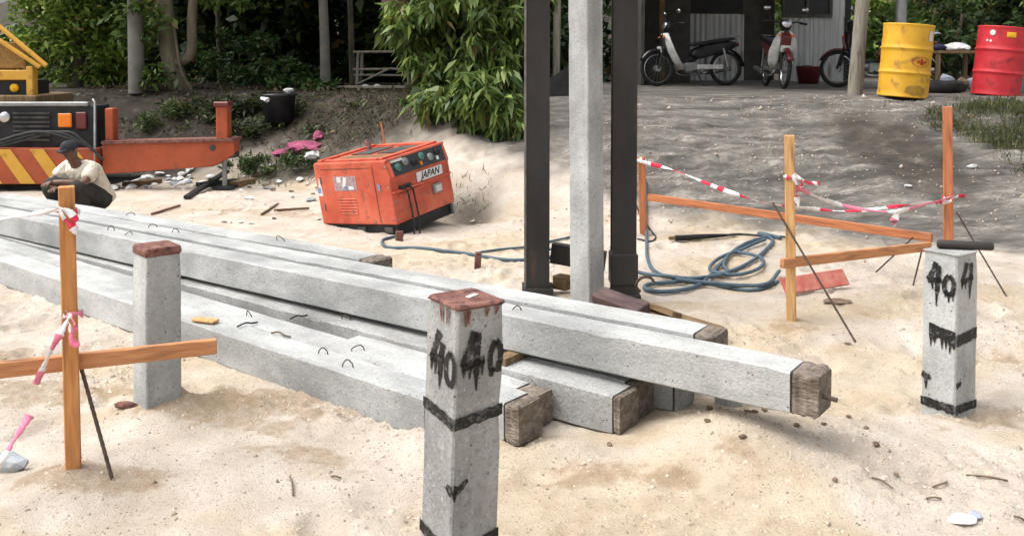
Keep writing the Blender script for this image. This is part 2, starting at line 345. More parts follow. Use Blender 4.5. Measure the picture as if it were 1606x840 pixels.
# soil kinds: 0 pale sand .. 1 dark grey soil and painted shade ; second attribute: yellow sand
bnd = np.interp(XX, KX, [11.3, 11.2, 11.4, 11.0, 10.6, 9.9, 8.55, 7.6, 6.95, 6.6, 6.4])
wobb = vnoise(XX * 1.1, YY * 1.1, 31) * 1.1 + vnoise(XX * 3.1, YY * 4.1, 32) * .55 + vnoise(XX * 9, YY * 11, 33) * .25
grey = sst(-.35, .45, YY - bnd + wobb * .8)
dark = sst(-.3, .5, YY - np.interp(XX, [-9, -4, -3, -1.7, -.8, .2, .6, 9], [11.4, 11.4, 11.3, 10.7, 10.4, 11.2, 40, 40]) + wobb * .5)
# grey-black patch running down the slope below the drum
pat = np.exp(-(((XX - 3.95 + (YY - 9.6) * .12) / .62) ** 2 + ((YY - 9.5) / 1.25) ** 2)) * 1.25 + vnoise(XX * 4, YY * 4, 35) * .3
yel = np.clip(.5 + vnoise(XX * 1.3, YY * 2.2, 41) * 1.3 + vnoise(XX * 4, YY * 6, 42) * .7 + .25 * sst(3.6, 2.4, YY), 0, 1)
damp = np.zeros_like(XX)
for (cx_, cy_, rx_, ry_, k_) in ((-1.15, 3.95, .55, .28, .9), (-1.5, 3.22, .32, .10, 1.1), (-2.6, 4.6, .8, .35, .6), (-.2, 2.6, 1.4, .22, .55), (-.75, 3.45, .35, .12, .8), (1.95, 3.9, .3, .2, .7), (1.0, 2.55, .9, .2, .5), (-2.0, 4.15, .4, .2, .8), (.5, 3.35, .5, .18, .5), (2.4, 4.6, .7, .25, .45), (1.6, 5.2, .35, .2, .5), (-2.2, 8.9, .9, .35, .6), (-1.0, 2.35, .5, .15, .7)):
    damp = np.maximum(damp, k_ * np.exp(-((XX - cx_) / rx_) ** 2 - ((YY - cy_) / ry_) ** 2))
damp = np.clip(sst(.22, .62, damp + vnoise(XX * 5, YY * 7, 81) * .45 + vnoise(XX * 14, YY * 17, 82) * .35 + vnoise(XX * 33, YY * 33, 83) * .25 - .04), 0, 1)
for nm, arr in (('damp', damp), ('grey', grey), ('dark', np.clip(np.maximum(np.maximum(dark, sst(18.5, 20, YY)), np.maximum(sst(.35, .95, pat) * .8, .9 * np.exp(-((XX + .38) / .30) ** 2 - ((YY - 9.05) / .38) ** 2))), 0, 1)), ('yellow', yel)):  # dark soil, with shade painted in for the wood and generator hollow
    at_ = gm.attributes.new(nm, 'FLOAT', 'POINT'); at_.data.foreach_set('value', arr.astype(np.float32).ravel())
def ground_mat():
    m, t, p = nodes('ground'); N = t.nodes.new; L = t.links.new
    ge = N('ShaderNodeNewGeometry')
    def noise(sc, det=8, rough=.6, st=(1, 1, 1)):
        mp = N('ShaderNodeMapping'); mp.inputs['Scale'].default_value = st; L(ge.outputs['Position'], mp.inputs['Vector'])
        n = N('ShaderNodeTexNoise'); n.inputs['Scale'].default_value = sc; n.inputs['Detail'].default_value = det; n.inputs['Roughness'].default_value = rough
        L(mp.outputs[0], n.inputs['Vector']); return n.outputs['Fac']
    def ramp(fac, *st):
        r = N('ShaderNodeValToRGB'); e = r.color_ramp.elements
        while len(e) < len(st): e.new(.5)
        for k, (pos, c) in enumerate(st): e[k].position = pos; e[k].color = (*c, 1)
        L(fac, r.inputs['Fac']); return r.outputs['Color']
    def mix(f, a, b, mode='MIX'):
        x = N('ShaderNodeMixRGB'); x.blend_type = mode
        for s_, v in ((0, f), (1, a), (2, b)):
            if isinstance(v, (int, float)): x.inputs[s_].default_value = v
            elif isinstance(v, tuple): x.inputs[s_].default_value = (*v, 1)
            else: L(v, x.inputs[s_])
        return x.outputs[0]
    def attr(n):
        a = N('ShaderNodeAttribute'); a.attribute_name = n; return a.outputs['Fac']
    sand = ramp(noise(3.5), (.3, (.45, .385, .315)), (.52, (.56, .49, .415)), (.7, (.64, .58, .51)))
    ysand = ramp(noise(6), (.3, (.42, .315, .20)), (.55, (.53, .435, .31)), (.75, (.61, .53, .405)))
    sand = mix(ramp(attr('yellow'), (.55, (0, 0, 0)), (.95, (.75, .75, .75))), sand, ysand)
    speck = ramp(noise(70, 4, .7), (.57, (0, 0, 0)), (.68, (.7, .7, .7)))
    sand = mix(speck, sand, (.24, .175, .12))
    wsp = ramp(noise(55, 3, .7, (1, 1, 1.3)), (.62, (0, 0, 0)), (.72, (.5, .5, .5)))
    sand = mix(wsp, sand, (.72, .67, .59))
    dm = N('ShaderNodeMath'); dm.operation = 'MULTIPLY_ADD'; L(attr('damp'), dm.inputs[0]); dm.inputs[1].default_value = .34; L(noise(22, 10, .85), dm.inputs[2])
    sand = mix(ramp(dm.outputs[0], (.60, (0, 0, 0)), (.92, (.75, .75, .75))), sand, (.31, .215, .125))
    gsoil = ramp(noise(2.6, 10, .7, (1, 2.4, 2.4)), (.3, (.075, .07, .064)), (.45, (.135, .125, .113)), (.56, (.205, .19, .17)), (.68, (.41, .38, .34)))
    gsp = ramp(noise(19, 6, .7, (1, 1.8, 1.8)), (.45, (0, 0, 0)), (.62, (.65, .65, .65)))
    gsoil = mix(gsp, gsoil, (.115, .105, .092))
    dsoil_shade = ramp(noise(5, 8, .65), (.3, (.028, .024, .02)), (.55, (.06, .051, .041)), (.72, (.14, .118, .092)))
    mp2 = N('ShaderNodeMapping'); mp2.inputs['Rotation'].default_value = (0, 0, .7); mp2.inputs['Scale'].default_value = (.8, 4.5, 2); L(ge.outputs['Position'], mp2.inputs['Vector'])
    ns2 = N('ShaderNodeTexNoise'); ns2.inputs['Scale'].default_value = 1.5; ns2.inputs['Detail'].default_value = 9; ns2.inputs['Roughness'].default_value = .68; L(mp2.outputs[0], ns2.inputs['Vector'])
    gsoil = mix(ramp(ns2.outputs['Fac'], (.38, (.75, .75, .75)), (.5, (0, 0, 0))), gsoil, (.055, .05, .046))
    gsoil = mix(ramp(ns2.outputs['Fac'], (.57, (0, 0, 0)), (.72, (.55, .55, .55))), gsoil, (.44, .41, .365))
    c = mix(attr('grey'), sand, gsoil); c = mix(attr('dark'), c, dsoil_shade)
    L(c, p.inputs['Base Color']); p.inputs['Roughness'].default_value = .95; p.inputs['Specular IOR Level'].default_value = .15
    h = N('ShaderNodeMath'); h.operation = 'MULTIPLY_ADD'; h.inputs[1].default_value = 1.6; L(noise(24, 10, .78), h.inputs[0]); L(noise(130, 4, .6), h.inputs[2])
    bp = N('ShaderNodeBump'); bp.inputs['Strength'].default_value = .8; bp.inputs['Distance'].default_value = .014
    L(h.outputs[0], bp.inputs['Height']); L(bp.outputs[0], p.inputs['Normal'])
    return m
tag(link('ground', gm, ground_mat()), kind='structure')

# ------------------------------------------------------------------ concrete piles
def pile_body(s, L, ch=.006, seg=.10, jit=.0008, seed=0, z0=0.0):
    rg = random.Random(seed); n = max(3, int(L / seg)); mb = MB(); vs_ = []; h = s / 2
    for i in range(n + 1):
        z = z0 + L * i / n; sh = -.004 if i in (0, n) else 0
        for (a, b) in ((-1, -1), (1, -1), (1, 1), (-1, 1)):
            c1 = ch * rg.uniform(.8, 1.25); c2 = ch * rg.uniform(.8, 1.25)
            if rg.random() < .03: c1 *= 2.2; c2 *= 1.8
            q1 = (a * (h + sh), b * (h - c1 + sh)); q2 = (a * (h - c2 + sh), b * (h + sh))
            for q in ((q1, q2) if a * b < 0 else (q2, q1)) if False else ([q1, q2] if (a, b) in ((-1, -1), (1, 1)) else [q2, q1]):
                vs_.append((q[0] + rg.uniform(-jit, jit), q[1] + rg.uniform(-jit, jit), z))
    fs = [(i * 8 + j, i * 8 + (j + 1) % 8, (i + 1) * 8 + (j + 1) % 8, (i + 1) * 8 + j) for i in range(n) for j in range(8)]
    fs += [list(range(8))[::-1], [n * 8 + j for j in range(8)]]
    mb.add(vs_, fs); return mb
def stroke(mb, to3, pts, wd, rg):
    # hand-brushed stroke: pts (u, v), widths; 'to3' maps to the face
    n = 10; P2 = [Vector((p[0], p[1], 0)) for p in pts]; sp = spline(P2, n) if len(P2) > 2 else [P2[0].lerp(P2[-1], k / n) for k in range(n + 1)]
    l, r = [], []
    for i, q in enumerate(sp):
        t = (sp[min(i + 1, len(sp) - 1)] - sp[max(i - 1, 0)]).normalized(); nn = Vector((-t.y, t.x, 0))
        f = i / (len(sp) - 1); ww = (wd[0] * (1 - f) + wd[1] * f) / 2
        l.append(q + nn * ww * rg.uniform(.8, 1.15)); r.append(q - nn * ww * rg.uniform(.8, 1.15))
    vs_ = [to3(q.x, q.y) for q in l] + [to3(q.x, q.y) for q in r]; k = len(l)
    mb.add(vs_, [(i, i + 1, k + i + 1, k + i) for i in range(k - 1)])
def standing_pile(label, base, top, s, yaw, capmat, cap_t, seed, capname='rusty_cap', m=None):
    ax_ = (top - base); L = ax_.length; z = ax_.normalized()
    x = Vector((math.cos(yaw), math.sin(yaw), 0)); x = (x - z * x.dot(z)).normalized(); y = z.cross(x)
    t = thing('concrete_pile', label, 'pile', matrix=frame(base, x, y, z))
    pile_body(s, L + .25 - cap_t, seed=seed, z0=-.25).obj('body', m or MAT['concrete'], t)
    if cap_t > 0:
        mb = pile_body(s + .004, cap_t, ch=.006, seg=.012, jit=.0025, seed=seed + 5, z0=L - cap_t + .001); mb.obj(capname, capmat, t)
    return t, L
GRP_ST = None
def face_fns(s, L, off=.003):
    h = s / 2 + off
    left = lambda u, v: Vector((-h, h - u, L - v)) if False else Vector((-h, s / 2 - u, L - v))      # -X face: u from far-left to the front edge
    right = lambda u, v: Vector((-s / 2 + u, -h, L - v))                                             # -Y face: u from the front edge to the right
    return left, right

# foreground pile 4040
S1 = .157
b1 = G(716, 945); t1 = P(731, 466, b1.y - .0)
fg, L1 = standing_pile('tall near concrete pile painted 4040 with rusty top and black bands', b1, t1, S1, R(36), MAT['rust'], .012, 3, m=MAT['concrete_old'])
lf, rf = face_fns(S1, L1)
rg = random.Random(5)
def cm(l): return [(a / 1000, b / 1000) for a, b in l]
paint = MB()
W = (.015, .013)
for pts in ([(74, 84), (56, 128), (34, 170)], [(30, 168), (64, 160), (100, 158)], [(92, 112), (86, 150), (80, 205)]): stroke(paint, lf, cm(pts), (.026, .022), rg)
for pts in ([(82, 195), (80, 238)], [(58, 165), (56, 208)], [(38, 168), (36, 200)]): stroke(paint, lf, cm(pts), (.018, .004), rg)
for pts in ([(132, 128), (113, 155), (114, 198), (134, 218)], [(132, 128), (151, 152), (151, 198), (134, 218)]): stroke(paint, lf, cm(pts), (.018, .020), rg)
o1 = paint.obj('painted_number', MAT['paint_black'], fg)
paint = MB()
for pts in ([(58, 72), (42, 118), (20, 164)], [(18, 166), (52, 160), (92, 154)], [(66, 78), (66, 134), (66, 186)]): stroke(paint, rf, cm(pts), (.026, .022), rg)
for pts in ([(66, 185), (67, 236)], [(46, 165), (44, 200)], [(84, 155), (85, 196)], [(26, 168), (25, 196)]): stroke(paint, rf, cm(pts), (.018, .004), rg)
for pts in ([(128, 108), (112, 140), (114, 180), (128, 192)], [(128, 108), (144, 130), (143, 172), (128, 192)], [(117, 180), (115, 205)], [(142, 165), (142, 196)]): stroke(paint, rf, cm(pts), (.022, .014), rg)
paint.obj('painted_number', MAT['paint_black'], fg)
def band(parent, v0, v1, s, L, amp=.006, faces=(0, 1), drip=0, seed=1, w=.03, lo=0.0, hi=1.0):
    rr = random.Random(seed); le, ri = face_fns(s, L, .0035)
    for k in faces:
        mb = MB(); f = (le, ri)[k]; n = 14; va = []; vb = []
        for i in range(n + 1):
            u = s * (lo + (hi - lo) * i / n)
            tt = (i / n); c = v0 + (v1 - v0) * tt if k == 0 else v1 + (v0 - v1) * tt * .9
            d = rr.uniform(0, drip) if i % 2 else rr.uniform(0, drip * .3)
            va.append(f(u, c - w / 2 + rr.uniform(-amp, amp) * .5)); vb.append(f(u, c + w / 2 + rr.uniform(-amp, amp) * .5 + d))
        mb.add(va + vb, [(i, n + 1 + i, n + 2 + i, i + 1) for i in range(n)]); mb.obj('painted_band', MAT['paint_black'], parent)
band(fg, .300, .318, S1, L1, seed=2, w=.032); band(fg, .655, .682, S1, L1, seed=3, w=.036)
mk = MB(); stroke(mk, rf, cm([(4, 500), (22, 498), (48, 478)]), (.03, .012), rg); stroke(mk, lf, cm([(134, 492), (146, 500), (157, 502)]), (.02, .034), rg); stroke(mk, rf, cm([(6, 500), (8, 530)]), (.02, .006), rg); mk.obj('painted_mark', MAT['paint_black'], fg)
# rust stains below the cap
for k in range(6):
    st = MB()
    u = rg.uniform(.02, S1 - .02); le, ri = face_fns(S1, L1, .0028); stroke(st, ri if k % 3 else le, [(u, .012), (u + rg.uniform(-.006, .006), .012 + rg.uniform(.015, .045))], (.016, .005), rg); st.obj('rust_stain', MAT['rust'], fg)
mb = MB().box((.045, .016, .002), mat4((.02, .0, L1 + .0025), (0, 0, .4))); mb.obj('pale_scrape', MAT['white_dirty'], fg)

b2 = G(247, 648); t2 = P(246, 384, b2.y)
lp, L2 = standing_pile('plain concrete pile with rusty cap standing behind the low orange board', b2, t2, .153, R(42), MAT['rust'], .034, 13)
b3 = G(1487, 640); t3 = P(1491, 392, b3.y)
S3 = .158
rp, L3 = standing_pile('short concrete pile painted 404 with black drips and a round bar on top', b3, t3, S3, R(33), MAT['concrete_old'], .006, 23, capname='top_face', m=MAT['concrete'])
lf, rf = face_fns(S3, L3); paint = MB()
for pts in ([(64, 46), (48, 90), (26, 128)], [(24, 130), (55, 124), (90, 120)], [(76, 58), (73, 120), (68, 172)]): stroke(paint, lf, cm(pts), (.024, .022), rg)
for pts in ([(124, 92), (104, 122), (105, 160), (124, 178)], [(124, 92), (144, 118), (143, 158), (124, 178)]): stroke(paint, lf, cm(pts), (.022, .022), rg)
for pts in ([(69, 165), (66, 236)], [(46, 128), (48, 166)], [(122, 175), (123, 208)], [(142, 150), (142, 200)], [(108, 160), (107, 188)]): stroke(paint, lf, cm(pts), (.017, .004), rg)
paint.obj('painted_number', MAT['paint_black'], rp); paint = MB()
for pts in ([(72, 40), (54, 82), (32, 118)], [(28, 122), (70, 116), (118, 108)], [(104, 44), (100, 100), (94, 150)]): stroke(paint, rf, cm(pts), (.026, .022), rg)
for pts in ([(95, 145), (92, 200)], [(60, 118), (60, 152)], [(36, 120), (35, 150)]): stroke(paint, rf, cm(pts), (.018, .004), rg)
paint.obj('painted_number', MAT['paint_black'], rp)
band(rp, .335, .352, S3, L3, faces=(0,), drip=.075, seed=9, w=.04, lo=.22); band(rp, .35, .37, S3, L3, faces=(1,), seed=8, w=.05, hi=.95)
band(rp, L3 - .035, L3 - .035, S3, L3, faces=(0, 1), drip=.01, seed=10, w=.034)
mk = MB(); stroke(mk, lf, cm([(4, 545), (30, 555), (44, 550)]), (.03, .02), rg); stroke(mk, lf, cm([(22, 560), (24, 610)]), (.02, .005), rg); stroke(mk, rf, cm([(6, 565), (40, 552)]), (.03, .014), rg); mk.obj('painted_mark', MAT['paint_black'], rp)
# round bar resting on the right pile
ra = P(1470, 376, t3.y + .03); rb = P(1558, 379, t3.y - .02); ra.z = rb.z = t3.z + .0205
bar = MB().tube([ra, ra.lerp(rb, .04), ra.lerp(rb, .96), rb], [.014, .019, .019, .015], 14)
tag(bar.obj('round_bar', MAT['steel']), 'short dark round steel bar lying on the 404 pile', 'steel bar')

# standing pile between the leaders
b4 = P(921, 500, 5.65); b4.z = 0; t4 = P(918, 0, 5.65); ax4 = (t4 - b4).normalized(); t4 = b4 + ax4 * 6.5
cp, L4 = standing_pile('tall pale concrete pile standing upright between two dark steel leaders', b4, t4, .152, R(47), None, 0, 33)

# lying piles. end point = near bottom corner of the right-hand end, slope = dY/dX run to the far left
def lying_pile(label, p0, slope, L, s, zleft, seed, block=.085, loops=(), m=None, group='concrete piles lying in the stack', joint=True, endm=None):
    d = Vector((-1, slope, 0)).normalized(); d.z = (zleft - p0.z) / L; d.normalize()
    yy = Vector((0, 0, 1)).cross(d).normalized(); zz = d.cross(yy)      # yy points towards the camera side
    t = thing('concrete_pile', label, 'pile', matrix=frame(p0, d, yy, zz), group=group)
    al = Matrix(((0, 0, 1, 0), (1, 0, 0, -s / 2), (0, 1, 0, s / 2), (0, 0, 0, 1)))      # pile axis (local z) -> thing x
    b = pile_body(s, L - block - .006, seed=seed, z0=block + .006); b.obj('body', m or MAT['concrete'], t, al)
    if joint: pile_body(s - .010, .006, seg=.003, seed=seed + 1, z0=block).obj('joint_gap', MAT['joint'], t, al)
    pile_body(s - .006, block, ch=.008, seg=.014, jit=.0045, seed=seed + 2, z0=0).obj('end_block', endm or MAT['end_brown'], t, al)
    for (u, v, a) in loops:
        k1 = .7 + .6 * random.random(); k2 = random.uniform(-.012, .012); kh = random.uniform(.55, 1.0)
        q = [Vector((u - .028 * k1, -v, s - .004)), Vector((u - .022 * k1, -v + k2, s + .020 * kh)), Vector((u + k2, -v + k2 * .5, s + .036 * kh)), Vector((u + .020 * k1, -v, s + .018 * kh)), Vector((u + .026, -v - k2, s - .004))]
        rot = Matrix.Translation((u, -v, 0)) @ Matrix.Rotation(a, 4, 'Z') @ Matrix.Translation((-u, v, 0))
        MB().tube(spline([rot @ k for k in q], 5), .0028, 6).obj('lifting_loop', MAT['rebar'], t)
    return t
S = .165
SA, SB, ST = .815, .765, .73
def nrm(sl): return Vector((sl, 1, 0)).normalized()
a1 = G(812, 703); a0 = a1 - nrm(SA) * .172 + Vector((-.20, .20 * SA, 0))
lying_pile('nearest lying concrete pile, its right end hidden behind the 4040 pile', a0, SA, 5.6, S, -.01, 41, loops=((.62, .06, .5), (.85, .11, .3), (2.2, .08, 1)))
lying_pile('lying concrete pile whose brown square end shows just right of the 4040 pile', a1, SA, 5.6, S, -.01, 42, block=.07, loops=((1.02, .07, .7), (1.9, .09, .2)))
b_ = G(971, 686)
lying_pile('short brown-ended concrete piece wedged between two low piles', a1 + nrm(SA) * .176 + Vector((-.045, .045 * SA, 0)), .79, 1.2, .140, 0.0, 43, block=.12)
lying_pile('low concrete pile with long grey side and brown end, under the overhanging pile', b_, SB, 5.7, S, 0, 44, block=.03, loops=((1.05, .05, .6), (1.7, .08, .3)), m=MAT['concrete_old'])
n2 = nrm(SB)
lying_pile('second dark-ended low pile under the overhanging pile', b_ + n2 * .175 + Vector((-.02, .015, 0)), SB, 5.6, S, 0, 45, block=.05)
lying_pile('third low pile under the overhanging pile, pale end in deep shadow', b_ + n2 * .36 + Vector((.06, -.046, 0)), SB, 5.6, S, 0, 46, block=.02, endm=MAT['concrete_old'])
lying_pile('innermost low pile end under the overhanging pile', b_ + n2 * .54 + Vector((.0, .0, 0)), SB, 5.6, S, 0, 47, block=.05)
ZT = .208
t1p = G(1306, 657, ZT)
t1c = G(1264, 656, ZT)
lying_pile('long upper pile overhanging the stack, with brown end block and protruding bolt', t1c + Vector((.035, -.035 * ST, 0)), ST, 7.2, S, .168, 51, block=.10, loops=((1.42, .09, .4), (4.6, .08, .9), (4.85, .1, .4)))
bt = bpy.data.objects['body'] # noqa
nT = nrm(ST)
p2 = G(1117, 563, ZT) ; tc = t1c + nT * .225
kk = (p2 - tc).dot(Vector((-1, ST, 0)).normalized()); tc = tc + Vector((-1, ST, 0)).normalized() * kk
T2 = lying_pile('second upper pile with brown end block, behind the overhanging pile', tc + Vector((.07, -.07 * ST, 0)), ST, 6.6, S, .168, 52, block=.085, loops=((3.9, .08, .4), (4.2, .1, .9)))
p3 = G(592, 452, ZT); td = t1c + nT * .405; kk = (p3 - td).dot(Vector((-1, ST, 0)).normalized()); td = td + Vector((-1, ST, 0)).normalized() * kk
lying_pile('farthest upper pile ending with a brown block near the rusty cap of the 4040 pile', td, ST, 4.6, S, .168, 53, block=.11, loops=((.9, .08, .3), (2.6, .09, .9)))
# bolt on the overhanging end
o = [k for k in bpy.data.objects if k.get('label', '').startswith('long upper pile')][0]
MB().tube([(-.055, -.05, .075), (.02, -.05, .08)], .009, 8).obj('bolt', MAT['rebar'], o)
# timber bearers between the layers
for k, (dd, nn) in enumerate(((.62, 0), (3.2, 0))):
    e = Vector((-1, SB, 0)).normalized(); c = b_ + e * dd + n2 * .36
    zb = ZT - (ZT - .168) * (dd + .75) / 7.2
    hh = zb - .166
    box('timber_bearer', (.06, .70, hh - .002), MAT['wood_old'], None, (c.x, c.y, .166 + hh / 2), (0, 0, math.atan2(n2.y, n2.x) - R(90)))
    tag(bpy.context.scene.objects[-1] if False else [q for q in bpy.data.objects if q.name.startswith('timber_bearer')][-1], ('thin timber bearer between pile layers near the right-hand ends', 'thin timber bearer between pile layers near the middle')[k], 'bearer')
chk = G(1148, 652)
mb = MB().box((.09, .10, .19), ch=.012)
tag(mb.obj('concrete_chunk', MAT['concrete'], None, mat4((chk.x + .01, chk.y + .10, .09), (0, .05, .5))), 'small concrete chunk propping the overhanging pile on the sand', 'concrete chunk')

# ------------------------------------------------------------------ steel leaders
def leader():
    Yl = 5.95
    a = P(843, 468, Yl); b = P(977, 478, Yl - .15)
    t = thing('piling_leader', 'pair of dark steel leader columns on either side of the upright pile', 'piling rig', ((a.x + b.x) / 2, (a.y + b.y) / 2, 0))
    o = t.location
    for p_, edge in ((a, True), (b, False)):
        q = Vector((p_.x - o.x, p_.y - o.y, 0)); mb = MB(); H = 6.8
        mb.box((.150, .012, H), mat4((q.x, q.y - .06, H / 2 - .05))); mb.box((.150, .012, H), mat4((q.x, q.y + .06, H / 2 - .05)))
        mb.box((.012, .108, H - .004), mat4((q.x - .060 if edge else q.x, q.y, H / 2 - .05))); mb.box((.012, .108, H - .004), mat4((q.x + .06 if edge else q.x + .06, q.y, H / 2 - .05)))
        c = mb.obj('column', MAT['steel'], t)
        if edge: MB().box((.014, .016, H - .01), mat4((q.x - .0815, q.y - .062, H / 2 - .05))).obj('edge_strip', MAT['steel_edge'], t)  # paler strip along the left column's outer edge
        else: MB().box((.172, .15, .20), mat4((q.x, q.y, .20)), ch=.008).obj('collar', MAT['steel'], t)
        MB().box((.20, .2, .05), mat4((q.x, q.y, .02))).obj('foot_plate', MAT['steel'], t)
    d = b - a
    MB().box((abs(d.x) - .18, .07, .13), mat4((0.0, .14, .22), (0, .12, -.26))).obj('tie_beam', MAT['steel'], t)
    MB().box((abs(d.x), .07, .13), mat4((0.0, .14, 4.2), (0, 0, -.26))).obj('tie_beam', MAT['steel'], t)
    MB().box((abs(d.x) + .3, .2, .2), mat4((0.0, 0, 6.8), (0, 0, -.26))).obj('head_beam', MAT['steel'], t)
    return t
leader()
def timber(name, label, p, q, sx, sy, m, cat='plank', roll=0, group=None):
    d = (q - p); L = d.length; z = d.normalized(); x = (Vector((1, -p.x / max(p.y, 1) , 0)) - z * (z.x - z.y * p.x / max(p.y, 1))).normalized() if abs(z.z) > .95 else Vector((0, 0, 1)).cross(z).normalized()
    y = z.cross(x); mm = frame(p, x, y, z) @ Matrix.Rotation(roll, 4, 'Z')
    o = MB().box((sx, sy, L), mat4((0, 0, L / 2)), ch=min(sx, sy) * .08).obj(name, m, None, mm); return tag(o, label, cat, group)
timber('timber_plank', 'long brown timber lying behind the stack right of the dark leader', G(985, 480, .06) , G(1128, 524, .05), .10, .055, MAT['wood_old'], roll=.2)
timber('timber_plank', 'rough brown timber lying on top of the longer one behind the stack', G(1000, 472, .10), G(1062, 494, .10), .07, .03, MAT['wood_old'], roll=-.3)
timber('steel_channel', 'purplish rusty steel channel lying against the foot of the right leader', G(938, 462, .12), G(1010, 488, .10), .11, .06, M('purple_rust', (.05, .032, .032), (.12, .08, .075), scale=9, bump=.4, stretch=(3, 3, .5)), cat='steel channel', roll=.3)
timber('timber_block', 'small brown timber block behind the left leader foot', G(872, 440, .05), G(893, 444, .05), .09, .09, MAT['wood_old'], cat='block')
tg = G(1012, 462, .10)
rr_ = MB().tube(spline([tg + Vector((math.cos(a) * .055, .01 * math.sin(2 * a), .06 + math.sin(a) * .05)) for a in [k * .35 for k in range(13)]], 3), .009, 7)
tag(rr_.obj('steel_shackle', MAT['rebar']), 'small dark steel shackle standing by the right leader foot', 'shackle')

# ------------------------------------------------------------------ profile boards, stakes, braces
def stake(label, base, top, wdt, m, group='timber profile stakes', nails=()):
    base = base.copy(); dn = (base - top).normalized(); p = base + dn * .12
    o = timber('timber_stake', label, p, top, wdt, wdt * .8, m, 'stake', group=group)
    return o
s4b = G(116, 765); s4t = P(104, 292, s4b.y)
stake('near orange timber stake with tape tied on, left of the low board', s4b, s4t, .053, MAT['wood'])
s2b = G(1241, 505); s2t = P(1238, 212, s2b.y)
stake('orange timber stake with a red and white tape knot, right of centre', s2b, s2t, .056, MAT['wood_pale'])
s3y = 6.09; s3t = P(1486, 167, s3y); s3b = P(1488, 455, s3y); s3b.z = hz(s3b.x, s3y)
stake('tall reddish timber stake behind the 404 pile', s3b, s3t, .060, MAT['wood_red'])
s1y = 7.9; s1t = P(1006, 246, s1y); s1b = P(1009, 347, s1y); s1b.z = hz(s1b.x, s1y)
stake('short weathered reddish stake beside the right steel leader', s1b, s1t, .062, MAT['wood_red'])
def nail(o, x, L_):
    for k in (.03, .055, L_ - .03):
        MB().lathe([(.001, .004), (.0035, .003), (.004, 0)], 8, mat4((0, 0, 0))).obj('nail', MAT['greymetal'], o, mat4((.0145 if x.y < 0 else -.0145, .008, k), (0, R(90) if x.y < 0 else R(-90), 0)))
def rail(label, p, q, m, h=.055, t=.028):
    d = q - p; z = d.normalized(); x = Vector((0, 0, 1)).cross(z).normalized(); y = z.cross(x)
    o = MB().box((t, h, d.length), mat4((0, 0, d.length / 2)), ch=.003).obj('profile_board', m, None, frame(p, x, y, z)); return nail(o, x, d.length) or tag(o, label, 'board', 'timber profile boards')
ZR = .345
r4a = P(-40, 584, 3.15); r4b = P(340, 542, 3.44)
rail('low orange profile board nailed across the near left stake', r4a, r4b, MAT['wood_rail'], .056, .028)
rail('orange profile board joining the middle stake to the corner by the 404 pile', P(1226, 413, s2b.y - .07), P(1458, 386, s3y - .09), MAT['wood_rail'], .056, .03)
rail('long reddish profile board running back from the corner to the short stake', P(1462, 373, s3y + .02), P(1017, 309, s1y - .02), MAT['wood_red'], .058, .03)
def rod(label, p, q, r=.007):
    p = p.copy(); p += (p - q).normalized() * .08
    mb = MB(); n = 40; pts = [p.lerp(q, k / n) for k in range(n + 1)]
    mb.tube(pts, [r * (1.0 if k % 2 else .86) for k in range(n + 1)], 7)
    return tag(mb.obj('steel_rod', MAT['rebar'], None), label, 'steel rod', 'steel rods bracing the stakes')
g = G(182, 772); rod('thin steel rod leaning on the near left stake', g, P(127, 575, s4b.y + .03), .0075)
g = G(1340, 533); rod('long thin steel rod leaning on the middle stake', g, P(1212, 318, s2b.y + .045), .0065)
g = G(1580, 467); rod('thin steel rod leaning on the tall reddish stake from the right', g, P(1500, 332, s3y + .05), .006)
g = G(1370, 430); rod('thin steel rod propping the corner boards from the left', g, P(1432, 372, s3y + .06), .006)
g = G(1432, 448); rod('short steel rod beside the left edge of the 404 pile', g, P(1446, 392, s3y - .02), .006)

# warning tape
def tape(label, pts, width, seg=.055, mats=('tape_w', 'tape_r'), twist=.5, seed=1, part_of=None, name='warning_tape'):
    rr = random.Random(seed); sp = spline(pts, 14); mb = MB(); ls = 0; prev = None; k = 0; off = rr.random() * 3
    side = []
    for i, p in enumerate(sp):
        t = (sp[min(i + 1, len(sp) - 1)] - sp[max(i - 1, 0)]).normalized()
        up = Vector((0, 0, 1)); u = (up - t * up.dot(t)); u = u.normalized() if u.length > .05 else t.orthogonal().normalized()
        b = t.cross(u); a = math.sin(i * .11 + off) * twist + twist * .3 * math.sin(i * .37 + off * 2)
        side.append((u * math.cos(a) + b * math.sin(a)) * width / 2 * rr.uniform(.75, 1.1) * (.35 + .65 * abs(math.cos(i * .13 + off * 3))))
    acc = 0; cuts = [0]
    while cuts[-1] < 20: cuts.append(cuts[-1] + seg * rr.uniform(.55, 1.6))
    def jj(a_): return sum(1 for c_ in cuts if c_ < a_) % 2
    for i in range(len(sp) - 1):
        acc += (sp[i + 1] - sp[i]).length
        mb.add([sp[i] - side[i], sp[i] + side[i], sp[i + 1] + side[i + 1], sp[i + 1] - side[i + 1]], [(0, 1, 2, 3)], jj(acc), True)
    me = mb.mesh('warning_tape'); o = link(name, me, [MAT[k] for k in mats], part_of)
    so_ = o.modifiers.new('thick', 'SOLIDIFY'); so_.thickness = .0008
    if label: tag(o, label, 'tape')
    return o
tape('red and white tape pulled from the left edge to the near stake', [P(-60, 352, 3.6), P(0, 343, 3.5), P(50, 336, 3.4), P(96, 327, 3.31)], .02, .10, ('tape_w', 'tape_w'), .6, 2)
